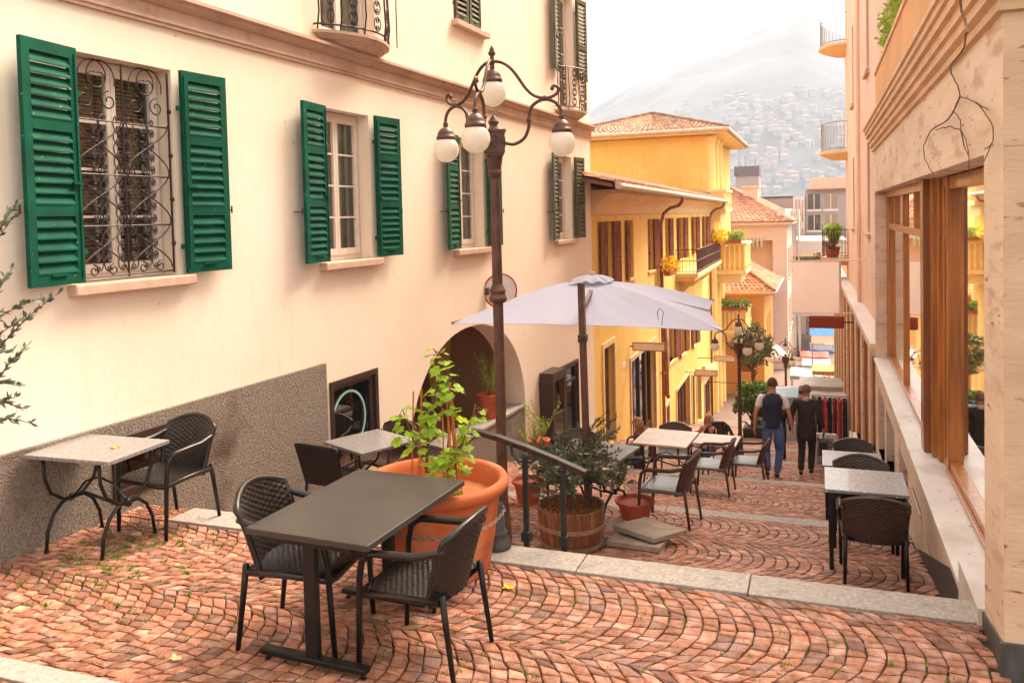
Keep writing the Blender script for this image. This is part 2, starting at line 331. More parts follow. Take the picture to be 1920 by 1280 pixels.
def cobbles():
    mb = MB(); rg = random.Random(3); s = .098
    W = 1.28
    segs = [(1.9, 3.14, 3.28, -6.3, -1.0)] + [(3.30, 5.35, 5.65, -5.75, .95), (5.355, 5.64, 5.65, -5.75, -5.02)]
    for i, (a, b) in enumerate(STEPS[:-1]):
        nx = STEPS[i+1][0]; segs.append((a+.005 if i else a, nx-.2, nx, -5.6, .9))
        if i > 5: break
    for (Ya, Yb, Yend, xa, xb) in segs:
        nc = max(1, round((Yb-Ya)/W)); wd = (Yb-Ya)/nc
        for c in range(nc):
            y0 = Ya + c*wd; ph = rg.uniform(0, s); A = wd*.23
            nst = max(6, round(wd*1.22/ s))
            ni = int((xb-xa+A)/s)+2
            # warped lattice with jitter
            L = {}
            for i in range(ni+1):
                jj = rg.uniform(-.5, .5)
                for j in range(nst+1):
                    L[i, j] = (rg.uniform(-.005, .005), 0)
            for i in range(ni):
                sh = rg.uniform(0, 1); cuts = [0]
                t = rg.uniform(.5, 1.2)
                while t < nst-.45: cuts.append(t); t += rg.uniform(.8, 1.22)
                cuts.append(nst)
                def P(ii, t):
                    v = t/nst; jf = L[ii, min(nst, int(round(t)))][0]
                    x = xa - A + ii*s + A*(1-(2*v-1)**2)*1.0 + jf + ph
                    y = y0 + v*wd + .012*math.sin(ii*1.7+t*2.3)
                    return (x, y)
                for t0, t1 in zip(cuts[:-1], cuts[1:]):
                    q = [P(i, t0), P(i+1, t0), P(i+1, t1), P(i, t1)]
                    cx = sum(a[0] for a in q)/4; cy = sum(a[1] for a in q)/4
                    if cx < leftX(cy)+.03 or cx > .86 or cx < xa-.02 or cx > xb: continue
                    g = .0046; hz = rg.uniform(-.003, .002); rn = min(1, max(.01, rg.gauss(.5, .22)))
                    if rg.random() < .03: rn = .02
                    dx, dy = rg.uniform(-.014, .014), rg.uniform(-.014, .014)
                    def ins(p, d):
                        vx, vy = cx-p[0], cy-p[1]; L_ = math.hypot(vx, vy) or 1; k = min(d*1.35/L_, .4)
                        return p[0]+vx*k, min(max(p[1]+vy*k*1.5, Ya+.004), Yb-.006)
                    vs = []
                    for d, zz in ((g, -.03), (g, -.006), (g+.007, 0)):
                        for p in q:
                            x, y = ins((p[0]+rg.uniform(-.003, .003), p[1]+rg.uniform(-.003, .003)), d)
                            vs.append((x, y, gz(min(max(y, Ya+.001), Yend-.002))+zz+hz+(x-cx)*dx+(y-cy)*dy))
                    mb.add(vs, [(8, 9, 10, 11)] + [(4+k, 4+(k+1) % 4, 8+(k+1) % 4, 8+k) for k in range(4)] + [(k, (k+1) % 4, 4+(k+1) % 4, 4+k) for k in range(4)], rn)
    ob('paving', mb, stone, kind='structure', rn=False)
cobbles()
def kerbs():
    mb = MB(); rg = random.Random(5)
    def run(y0, y1, z, xa, xb, th, fn=None):
        x = xa
        while x < xb:
            L_ = min(rg.uniform(1.1, 1.9), xb-x); j = rg.uniform(-.006, .006); zz = z+rg.uniform(-.003, .004)
            mb.hexa([(x+.004, y0+j, z-th), (x+L_-.004, y0+j, z-th), (x+L_-.004, y1+j, z-th), (x+.004, y1+j, z-th),
                     (x+.004, y0+j, zz), (x+L_-.004, y0+j, zz), (x+L_-.004, y1+j, zz), (x+.004, y1+j, zz)]); x += L_
    run(5.36, 5.66, .006, -5.02, .86, .4)
    run(3.14, 3.30, .027, -6.2, -2.8, .3)
    for i, (a, b) in enumerate(STEPS[1:7]):
        zt = STEPS[i][1]-.17*(a-STEPS[i][0])
        run(a-.19, a+.006, zt+.02, -5.1, .86, .25)
    o = ob('kerb', mb, kerbm, kind='structure', bevel=.012)
kerbs()
def weeds():
    mb = MB(); rg = random.Random(11)
    spots = []
    for k in range(260):
        x = rg.uniform(-5.3, .8); y = rg.uniform(3.4, 5.3); spots.append((x, y, rg.randint(2, 8)))
    for k in range(110): spots.append((rg.gauss(-4.75, .35), rg.gauss(4.65, .4), rg.randint(8, 26)))
    for k in range(16): spots.append((rg.gauss(.1, .3), rg.gauss(4.5, .3), rg.randint(6, 14)))
    for k in range(50): spots.append((rg.uniform(-3.5, .8), rg.uniform(5.8, 9.5), rg.randint(2, 10)))
    for x, y, n in spots:
        if x > .84 or x < leftX(y)+.05: continue
        for _ in range(n*2):
            a = rg.uniform(0, 6.28); r = rg.uniform(0, .035); px, py = x+r*math.cos(a), y+r*math.sin(a); h = rg.uniform(.010, .030); b = rg.uniform(0, 6.28); l = rg.uniform(.006, .02)
            z = gz(py)-.008; d = V((math.cos(b), math.sin(b), 0)); s_ = V((-d.y, d.x, 0))*.0035
            p = V((px, py, z)); mb.add([p-s_, p+s_, p+d*l+V((0, 0, h))], [(0, 1, 2)], rg.random()*.9+.05)
    ob('weeds', mb, grassm, kind='stuff', rn=False, label='small green weeds growing in the joints of the cobbles', cat='weeds')
weeds()
# ---------------------------------------------------------------- building helpers
def wallgrid(mb, F, u0, u1, z0, z1, holes, dep, th=.5, reveal=True):
    us = sorted({u0, u1} | {h[0] for h in holes} | {h[1] for h in holes}); zs = sorted({z0, z1} | {h[2] for h in holes} | {h[3] for h in holes})
    for a, b in zip(us[:-1], us[1:]):
        for c, d in zip(zs[:-1], zs[1:]):
            cu, cz = (a+b)/2, (c+d)/2
            if any(h[0] < cu < h[1] and h[2] < cz < h[3] for h in holes): continue
            mb.quad(F.p(a, 0, c), F.p(b, 0, c), F.p(b, 0, d), F.p(a, 0, d))
    for h in holes:
        a, b, c, d = h[:4]; dd = h[4] if len(h) > 4 else dep
        mb.quad(F.p(a, 0, c), F.p(a, -dd, c), F.p(a, -dd, d), F.p(a, 0, d)); mb.quad(F.p(b, 0, c), F.p(b, -dd, c), F.p(b, -dd, d), F.p(b, 0, d))
        mb.quad(F.p(a, 0, d), F.p(b, 0, d), F.p(b, -dd, d), F.p(a, -dd, d)); mb.quad(F.p(a, 0, c), F.p(b, 0, c), F.p(b, -dd, c), F.p(a, -dd, c))
def shell(mb, F, u0, u1, z0, z1, T, roof=True):
    """side, back and top faces of a solid building behind the facade"""
    for u in (u0, u1): mb.quad(F.p(u, 0, z0), F.p(u, -T, z0), F.p(u, -T, z1), F.p(u, 0, z1))
    mb.quad(F.p(u0, -T, z0), F.p(u1, -T, z0), F.p(u1, -T, z1), F.p(u0, -T, z1))
    if roof: mb.quad(F.p(u0, 0, z1), F.p(u1, 0, z1), F.p(u1, -T, z1), F.p(u0, -T, z1))
def leaf_shutter(F, uh, side, wdt, z0, z1, ang, off=.05, th=.038, nl=None, rails=(0, .42, 1)):
    """open louvred leaf hinged at u=uh, side=-1/+1 away from the opening"""
    mb = MB(); a = ang
    du = (F.u*side*math.cos(a) + F.n*math.sin(a)); dn = (F.n*math.cos(a) - F.u*side*math.sin(a)); o = F.p(uh, off, 0)
    def bx(s0, s1, n0, n1, c0, c1, tilt=0):
        P = []
        for zc, in ((c0,), (c1,)):
            for s_, n_ in ((s0, n0), (s1, n0), (s1, n1), (s0, n1)): P.append(o + du*s_ + dn*n_ + V((0, 0, zc)))
        mb.hexa(P)
    st = .075 if wdt > .4 else wdt*.18
    bx(0, st, 0, th, z0, z1); bx(wdt-st, wdt, 0, th, z0, z1)
    H = z1-z0; rh = .09; zr = []
    for r in rails:
        c = z0 + rh/2 + (H-rh)*r; bx(st, wdt-st, .001, th-.001, c-rh/2, c+rh/2); zr.append((c-rh/2, c+rh/2))
    for (a0, b0), (a1, b1) in zip(zr[:-1], zr[1:]):
        gap = a1-b0; n = nl or max(3, round(gap/.082)); n = max(2, int(n))
        for i in range(n):
            zc = b0 + gap*(i+.5)/n; h = gap/n*.52
            P = []
            for (nn, zz) in ((.002, zc+h-.012), (.002, zc+h), (th+.004, zc-h+.012), (th+.004, zc-h)):
                P.append((nn, zz))
            A = [o+du*(st)+dn*n_+V((0, 0, z_)) for n_, z_ in P]; B = [o+du*(wdt-st)+dn*n_+V((0, 0, z_)) for n_, z_ in P]
            mb.add(A+B, [(0, 1, 2, 3), (4, 7, 6, 5), (0, 4, 5, 1), (1, 5, 6, 2), (2, 6, 7, 3), (3, 7, 4, 0)])
    # pull handle, bolt rod, hinges
    bx(wdt*.35, wdt*.65, th, th+.018, z0+.07, z0+.085)
    bx(st*.25, st*.45, th, th+.012, z0+.05, z1-.05)
    bx(st*.2, st*1.4, th, th+.03, z0+H*.42, z0+H*.42+.02)
    for zz in (.12, .8): bx(-.05, .05, th*.2, th*.6, z0+H*zz, z0+H*zz+.045)
    return mb
def scroll(c, r, a0, turns, ex, ez, r1=.25, n=18, flip=1):
    """spiral in the plane (ex, ez) ending at radius r*r1"""
    out = []
    for i in range(n+1):
        t = i/n; rr = r*(1-(1-r1)*t); a = a0 + flip*turns*2*math.pi*t
        out.append(c + ex*(math.cos(a)*rr) + ez*(math.sin(a)*rr))
    return out
def cscroll(mb, p, h, ex, ez, wd, th=.007, n=5):
    """C shaped scroll of height h opening towards ex"""
    for sg in (1, -1):
        pts = [p + ez*(sg*h*.5*math.sin(t*math.pi/2)) - ex*(wd*math.cos(t*math.pi/2)) for t in [i/6 for i in range(7)]]
        c = pts[-1] - ez*sg*wd*.55
        pts += scroll(c, wd*.55, sg*math.pi/2, 1.1, ex, ez, .3, 12, -sg)[1:]
        mb.tube(pts, th, n, False)
def casement(F, parent, u0, u1, z0, z1, dep, pan=(2, 4), matf=None, open_gap=0, curt='curtain', two=True):
    """window frame + panes + curtain set at depth dep; children of the window"""
    matf = matf or whitep; f = MB(); n0, n1 = -dep, -dep+.05
    f.fb(F, u0, u1, n0, n1, z0, z0+.06); f.fb(F, u0, u1, n0, n1, z1-.06, z1); f.fb(F, u0, u0+.05, n0, n1, z0+.06, z1-.06); f.fb(F, u1-.05, u1, n0, n1, z0+.06, z1-.06)
    mid = (u0+u1)/2; leaves = [(u0+.05, mid-.003), (mid+.003, u1-.05)] if two else [(u0+.05, u1-.05)]
    g = MB()
    for a, b in leaves:
        m0, m1 = n0+.012, n1+.014
        f.fb(F, a, a+.045, m0, m1, z0+.062, z1-.062); f.fb(F, b-.045, b, m0, m1, z0+.062, z1-.062)
        f.fb(F, a+.045, b-.045, m0, m1, z0+.062, z0+.14); f.fb(F, a+.045, b-.045, m0, m1, z1-.12, z1-.062)
        for k in range(1, pan[1]):
            zz = z0+.14+(z1-z0-.26)*k/pan[1]; f.fb(F, a+.045, b-.045, m0+.012, m1-.008, zz-.011, zz+.011)
        g.quad(F.p(a+.04, n0+.03, z0+.1), F.p(b-.04, n0+.03, z0+.1), F.p(b-.04, n0+.03, z1-.1), F.p(a+.04, n0+.03, z1-.1))
    fo = ob('frame', f, matf, parent); ob('pane', g, glass, parent, rn=False)
    c = MB()
    if curt == 'curtain':
        c.grid(lambda s, t: F.p(u0+.05+(u1-u0-.1)*s, -dep-.07-.018*math.sin(s*58)-.01*math.sin(s*23+1), z0+.05+(z1-z0-.1)*t), 80, 2)
        ob('curtain', c, curtain, parent, smooth=True, rn=False)
    elif curt == 'blind':
        k = z0+.06
        while k < z1-.08: c.quad(F.p(u0+.06, -dep-.055, k), F.p(u1-.06, -dep-.055, k), F.p(u1-.06, -dep-.085, k+.026), F.p(u0+.06, -dep-.085, k+.026)); k += .034
        ob('blind', c, blindm, parent, rn=False)
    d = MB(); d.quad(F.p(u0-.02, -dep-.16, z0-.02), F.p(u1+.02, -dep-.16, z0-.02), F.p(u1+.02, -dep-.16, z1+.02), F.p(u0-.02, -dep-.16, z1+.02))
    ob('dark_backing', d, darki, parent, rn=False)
def emp(name, parent, loc):
    o = bpy.data.objects.new(name, None); COL.objects.link(o); o.parent = parent; o.location = V(loc)-wl(parent); o.empty_display_size = .1; return o
# ---------------------------------------------------------------- cream building on the left
def cream_building():
    F = LW; B = thing('cream_building', 'cream rendered building with green louvred shutters along the left of the street', 'building', F.p(7, 0, -.8))
    wins = [(.76, 1.84, 1.95, 3.83), (4.12, 5.17, 1.93, 3.76), (7.60, 8.65, 1.93, 3.70), (12.2, 13.3, 1.92, 3.70)]
    up = [(4.2, 5.4, 4.62, 7.0), (7.72, 8.72, 5.5, 7.3), (12.5, 13.6, 4.66, 7.2)]
    base = [(.97, 1.79, .12, .64), (4.13, 5.19, -.66, .51), (11.6, 13.4, -2.4, -.72)]
    AU0, AU1, AZ0, AZ1 = 5.95, 10.32, -2.6, .70
    mb = MB(); wallgrid(mb, F, -9, 14.7, -3.8, 9.5, wins+up+base+[(AU0, AU1, AZ0, AZ1, .45)], .26)
    shell(mb, F, -9, 14.7, -3.8, 9.5, 9)
    # arch spandrels: fill between box top and arch curve, front face and soffit
    uc = (AU0+AU1)/2-.1; zc = -1.15; N = 40; cur = []
    for i in range(N+1):
        t = math.pi*i/N; c_, s_ = math.cos(math.pi-t), math.sin(t)
        hw = (uc-AU0) if c_ < 0 else (AU1-uc)
        cur.append((uc+hw*math.copysign(abs(c_)**.92, c_), zc+(AZ1-.02-zc)*abs(s_)**.92))
    for (a, za), (b, zb) in zip(cur[:-1], cur[1:]):
        mb.quad(F.p(a, 0, za), F.p(b, 0, zb), F.p(b, 0, AZ1), F.p(a, 0, AZ1))
        mb.quad(F.p(a, 0, za), F.p(b, 0, zb), F.p(b, -.45, zb), F.p(a, -.45, za))
        mb.quad(F.p(a, -.45, za), F.p(b, -.45, zb), F.p(b, -.45, AZ1), F.p(a, -.45, AZ1))
    ob('wall', mb, cream, B, rn=False)
    # passage behind the arch
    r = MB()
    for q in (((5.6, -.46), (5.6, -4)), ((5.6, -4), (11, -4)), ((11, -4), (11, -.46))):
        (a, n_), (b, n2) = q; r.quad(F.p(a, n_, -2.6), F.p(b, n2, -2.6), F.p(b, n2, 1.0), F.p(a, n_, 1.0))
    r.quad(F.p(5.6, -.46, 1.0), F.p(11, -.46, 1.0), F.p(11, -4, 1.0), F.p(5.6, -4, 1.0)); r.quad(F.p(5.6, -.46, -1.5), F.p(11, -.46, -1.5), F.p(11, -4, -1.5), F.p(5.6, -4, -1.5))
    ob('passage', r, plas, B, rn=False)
    ia = MB()   # inner arch rib
    for (a, za), (b, zb) in zip(cur[:-1], cur[1:]):
        f_ = lambda u: uc+.15+(u-uc)*.86
        g_ = lambda z: zc+(z-zc)*.9
        ia.hexa([F.p(f_(a), -1.5, g_(za)), F.p(f_(b), -1.5, g_(zb)), F.p(f_(b), -1.9, g_(zb)), F.p(f_(a), -1.9, g_(za)), F.p(a, -1.5, AZ1+.25), F.p(b, -1.5, AZ1+.25), F.p(b, -1.9, AZ1+.25), F.p(a, -1.9, AZ1+.25)])
    ob('inner_arch', ia, yella, B)
    kw = MB(); kw.fb(F, 7.0, 10.31, -.44, -.02, -2.7, -1.13); ob('parapet', kw, rough, B)
    kc = MB(); kc.fb(F, 6.98, 10.315, -.445, .0, -1.13, -1.07); ob('ledge', kc, kerbm, B, bevel=.01)
    # rough plinth
    p = MB(); hs_ = [(.97, 1.79, .12, .64)]
    wallgrid(p, Fr(F.p(0, .05, 0), 2.5), -9, 4.02, -1.2, .765, hs_, .06)
    p.quad(F.p(-9, .05, .765), F.p(4.02, .05, .765), F.p(4.02, 0, .765), F.p(-9, 0, .765)); p.quad(F.p(4.02, 0, -1.2), F.p(4.02, .05, -1.2), F.p(4.02, .05, .765), F.p(4.02, 0, .765))
    ob('plinth', p, rough, B, rn=False)
    # cornice
    c = MB(); pf = [(0, 4.20), (.035, 4.205), (.035, 4.235), (.05, 4.24), (.05, 4.265), (.03, 4.27), (.03, 4.37), (.06, 4.385), (.10, 4.42), (.10, 4.44), (.15, 4.455), (.15, 4.49), (0, 4.50)]
    A = [F.p(-9, n_, z_) for n_, z_ in pf]; Bp = [F.p(14.75, n_, z_) for n_, z_ in pf]
    c.add(A+Bp, [(i, i+1, len(pf)+i+1, len(pf)+i) for i in range(len(pf)-1)]+[tuple(range(len(pf))), tuple(range(len(pf), 2*len(pf)))])
    for i in range(len(pf)-1): pass
    c.fb(F, 14.70, 14.82, -2.5, .10, 4.38, 4.49)
    ob('cornice', c, cornm, B)
    # lower windows
    shm = [greenp, greenp, greenm, greenhz]
    for i, (a, b, z0, z1) in enumerate(wins):
        W = emp('window', B, F.p((a+b)/2, 0, z0))
        casement(F, W, a+.015, b-.015, z0+.01, z1-.01, .22, curt='blind' if i == 0 else 'curtain', pan=(2, 4))
        s_ = MB(); s_.fb(F, a-.10, b+.12, -.2, .11, z0-.085, z0+.005); ob('sill', s_, sillm, W, bevel=.012)
        wd = (.54, .52, .50, .46)[i]
        for sd, uh, ang in ((-1, a+.0, R((8, 7, 7, 8)[i])), (1, b+.04, R((4, 6, 3, 8)[i]))):
            ob('shutter', leaf_shutter(F, uh, sd, wd, z0+.02, z1-.0, ang, .05, rails=(0, .30, .67, 1) if i == 0 else (0, .37, .72, 1)), shm[i], W)
            hd = MB()
            uq = uh+sd*wd*.99
            hd.bar(F.p(uq+sd*.03, 0, z0+.6), F.p(uq+sd*.03, .12, z0+.6), .012, .012); hd.bar(F.p(uq+sd*.03, .12, z0+.57), F.p(uq+sd*.03, .12, z0+.64), .012, .012)
            ob('shutter_stay', hd, iron, W)
        if i == 0:   # scrolled wrought iron grille
            g = MB(); n_ = -.03; ex = F.u; ez = V((0, 0, 1)); x0, x1 = a+.03, b-.02; th = .0095
            for u in (x0, (x0+x1)/2, x1): g.tube([F.p(u, n_, z0+.03), F.p(u, n_, z1-.03)], th, 5)
            for zz in (z0+.05, z0+.47, z0+.9, z0+1.35): g.tube([F.p(x0, n_, zz), F.p(x1, n_, zz)], th*.8, 5)
            hwid = (x1-x0)/2; cell = .21
            for h in (0, 1):
                uc_ = x0+hwid*(h+.5)
                z = z0+.08; k = 0
                while z < z0+1.35:
                    for sd in (1, -1):
                        # ogee lattice
                        pts = [F.p(uc_+sd*hwid*.46*math.cos(math.pi*t), n_+.004, z+.43*t) for t in [q/10 for q in range(11)]]
                        if k % 2 == 0: g.tube(pts, th*.8, 4, False)
                        for hh in (.25, .75):
                            cscroll(g, F.p(uc_+sd*hwid*.1, n_, z+.215*hh*1.0+.02), .13, ex*sd, ez, .045, th*.75, 4)
                            cscroll(g, F.p(uc_+sd*hwid*.62, n_, z+.215*hh*1.0+.02), .13, ex*-sd, ez, .045, th*.75, 4)
                    z += .215; k += 1
                for sd in (1, -1):   # big scrolls at the top
                    cc_ = F.p(uc_-sd*.02, n_, z1-.17)
                    g.tube(scroll(cc_, .17, R(200 if sd > 0 else -20), 1.35, ex, ez, .2, 26, -sd), th*.8, 4, False)
                    g.tube(scroll(F.p(uc_+sd*.12, n_, z1-.36), .085, R(90), 1.3, ex, ez, .25, 20, sd), th*.8, 4, False)
                    g.tube(scroll(F.p(uc_+sd*.1, n_, z0+.1), .05, R(90), 1.3, ex, ez, .25, 16, sd), th*.8, 4, False)
            for zz in (z0+.3, z0+.7, z0+1.1, z0+1.5): g.tube([F.p(x1, n_, zz), F.p(b+.015, n_, zz)], .011, 6); g.ball(F.p(b-.01, n_, zz), .022, 8)
            ob('grille', g, iron, W)
    # upper windows, balconies
    for i, (a, b, z0, z1) in enumerate(up):
        W = emp('window', B, F.p((a+b)/2, 0, z0)); casement(F, W, a+.015, b-.015, z0+.01, z1-.01, .22, curt='curtain', pan=(2, 4))
        if i == 1:
            s_ = MB(); s_.fb(F, a-.08, b+.16, -.2, .11, z0-.09, z0); ob('sill', s_, sillm, W, bevel=.012)
            for sd, uh in ((1, a+.02), (-1, b-.02)):
                ob('shutter', leaf_shutter(F, uh, sd, .46, z0+.03, z1, R(3), -.02, rails=(0, .4, 1)), greenhz, W)
        else:
            if i == 2:
                for sd, uh in ((-1, a), (1, b+.05)): ob('shutter', leaf_shutter(F, uh, sd, .5, 5.42, z1, R(8), .05, rails=(0, .4, 1)), greenhz, W)
            BL = emp('balcony', B, F.p((a+b)/2, 0, 4.6)); cu = (a+b)/2; hw = (b-a)/2+.14; D = .34
            def out(t): # t -1..1 bowed front
                return .05 + D*(1-abs(t)**5)*(.78+.22*math.cos(t*math.pi))
            ts = [-1+2*q/24 for q in range(25)]
            sl = MB()
            for lo, hi, k0, k1 in ((4.50, 4.55, .72, .86), (4.55, 4.60, .9, 1.0), (4.60, 4.635, 1.04, 1.04)):
                P0 = [F.p(cu+hw*t*k0, out(t)*k0, lo) for t in ts]+[F.p(cu+hw*k0, -.02, lo), F.p(cu-hw*k0, -.02, lo)]; P1 = [F.p(cu+hw*t*k1, out(t)*k1, hi) for t in ts]+[F.p(cu+hw*k1, -.02, hi), F.p(cu-hw*k1, -.02, hi)]
                n = len(P0); sl.add(P0+P1, [tuple(range(n)), tuple(range(n, 2*n))]+[(q, (q+1) % n, n+(q+1) % n, n+q) for q in range(n)])
            ob('slab', sl, cornm, BL)
            g = MB(); th = .0105
            for zz in (4.70, 5.52): g.tube([F.p(cu-hw, 0, zz)]+[F.p(cu+hw*t, out(t), zz) for t in ts]+[F.p(cu+hw, 0, zz)], th*1.2, 5)
            for t in (-1, -.72, -.3, .3, .72, 1): g.tube([F.p(cu+hw*t, out(t), 4.63), F.p(cu+hw*t, out(t)+.03, 4.85), F.p(cu+hw*t, out(t), 5.52)], th, 5)
            for t, w_ in ((-.86, .07), (-.52, .1), (0, .13), (.52, .1), (.86, .07)):
                for kz in range(4):
                    for sd in (1, -1):
                        tt = t; e = (F.p(cu+hw*(tt+.05), out(tt+.05) if abs(tt+.05) < 1 else .05, 0)-F.p(cu+hw*(tt-.05), out(tt-.05), 0)).normalized()
                        cscroll(g, F.p(cu+hw*tt, out(tt)+.015, 4.80+kz*.2), .17, e*sd, V((0, 0, 1)), w_*.55, th*.7, 4)
            for t in (-1, 1):
                for nn in (.12, .24): g.tube([F.p(cu+hw*t, nn, 4.66), F.p(cu+hw*t, nn, 5.52)], th*.8, 4)
            ob('railing', g, iron if i == 0 else ironb, BL)
    # dark framed basement openings
    for i, (a, b, z0, z1) in enumerate(base):
        W = emp('shop_window' if i == 2 else 'basement_window', B, F.p((a+b)/2, 0, z0)); f = MB(); t = .07
        n0, n1 = (-.06, .065 if i == 0 else .022) if i < 2 else (-.1, .05)
        if i == 2: a -= .05
        f.fb(F, a, b, n0, n1, z1-t, z1); f.fb(F, a, b, n0, n1, z0, z0+t); f.fb(F, a, a+t, n0, n1, z0+t, z1-t); f.fb(F, b-t, b, n0, n1, z0+t, z1-t)
        f.fb(F, a+t, b-t, n0, n1-.03, z1-t-.05, z1-t-.005); f.fb(F, b-t-.09, b-t-.005, n0, n1-.03, z0+t, z1-t-.05)
        f.fb(F, a+t+.002, a+t+.03, n0, n1-.04, z0+t, z1-t-.06); f.fb(F, a+t+.03, b-t-.1, n0, n1-.04, z0+t+.003, z0+t+.04)
        if i == 2: f.fb(F, (a+b)/2-.05, (a+b)/2+.05, n0, n1+.01, z0+t, z1-t); f.fb(F, a+t, b-t, n0, n1-.03, z1-.42, z1-.36)
        ob('frame', f, darkf, W, bevel=.004)
        g = MB(); g.quad(F.p(a+t, -.03, z0+t), F.p(b-t, -.03, z0+t), F.p(b-t, -.03, z1-t), F.p(a+t, -.03, z1-t)); ob('pane', g, glassd, W, rn=False)
        d = MB(); d.quad(F.p(a, -.24, z0), F.p(b, -.24, z0), F.p(b, -.24, z1), F.p(a, -.24, z1)); ob('dark_backing', d, mat('reflection_toned_backing', (.10, .105, .08), .9, .4, 1.2) if i == 1 else darki, W, rn=False)  # ring window backing painted lighter and greenish in place of pane reflections
        if i == 1:
            rn_ = MB(); cu, cz, r_ = 4.56, -.03, .37
            for q in range(48):
                t0, t1 = q*2*math.pi/48, (q+1)*2*math.pi/48
                rn_.hexa([F.p(cu+math.cos(x)*rr, nn, cz+math.sin(x)*rr) for nn in (-.024, -.018) for x, rr in ((t0, r_-.028), (t0, r_), (t1, r_), (t1, r_-.028))])
            ob('ring_decal', rn_, mat('mint_decal', (.33, .62, .52), .5, .03), W)
    # projecting display case left of the shop window
    f = MB(); f.fb(F, 11.02, 11.75, .02, .30, -2.45, -2.3); f.fb(F, 11.02, 11.75, .02, .30, -.80, -.62); f.fb(F, 11.02, 11.1, .02, .30, -2.3, -.80); f.fb(F, 11.67, 11.75, .02, .3, -2.3, -.8)
    dc = emp('display_case', B, F.p(11.4, .1, -2.4)); ob('frame', f, darkf, dc, bevel=.006)
    g = MB(); g.quad(F.p(11.1, .285, -2.3), F.p(11.67, .285, -2.3), F.p(11.67, .285, -.8), F.p(11.1, .285, -.8)); ob('pane', g, glassd, dc, rn=False)
    g = MB(); g.quad(F.p(11.1, .03, -2.3), F.p(11.67, .03, -2.3), F.p(11.67, .03, -.8), F.p(11.1, .03, -.8)); ob('back', g, darki, dc, rn=False)
    g = MB(); g.box(F.p(14.0, .012, 1.3)+V((0, 0, 0)), (.01, .01, .01)); 
    return B
cream_building()
# ---------------------------------------------------------------- clay tile roof patch
def tiles(mb, A, B_, C, D, cw=.22, rl=.36, h=.05, seed=1):
    """corrugated tile courses on quad A,B (eave) D,C (ridge); A->B along eave"""
    A, B_, C, D = map(V, (A, B_, C, D)); nu = max(3, round((B_-A).length/cw)); nv = max(2, round((D-A).length/rl)); nrm = (B_-A).cross(D-A).normalized()
    if nrm.z < 0: nrm = -nrm
    rg = random.Random(seed)
    def P(s, t): return A.lerp(B_, s).lerp(D.lerp(C, s), t)
    for j in range(nv):
        for i in range(nu):
            rn = rg.uniform(.05, 1); lift = rg.uniform(-.003, .004); vs = []
            for tt, up in ((j/nv-.012, .024+h*.3), ((j+1)/nv, 0)):
                for k in range(5): x = k/4; vs.append(P((i+x)/nu, max(0, tt)) + nrm*(up+lift+h*math.sin(math.pi*x)))
            for k in range(5): vs.append(P((i+k/4)/nu, max(0, j/nv-.012)) + nrm*(-.01))
            mb.add(vs, [(k, k+1, 6+k, 5+k) for k in range(4)]+[(k, k+1, 11+k, 10+k) for k in range(4)], rn)
def ridge(mb, a, b, r=.09):
    a = V(a); b = V(b); n = max(2, int((b-a).length/.38))
    for i in range(n):
        p, q = a.lerp(b, i/n), a.lerp(b, (i+1.06)/n); mb.tube([p+V((0, 0, .02)), q+V((0, 0, .04))], [r, r*.85], 8)
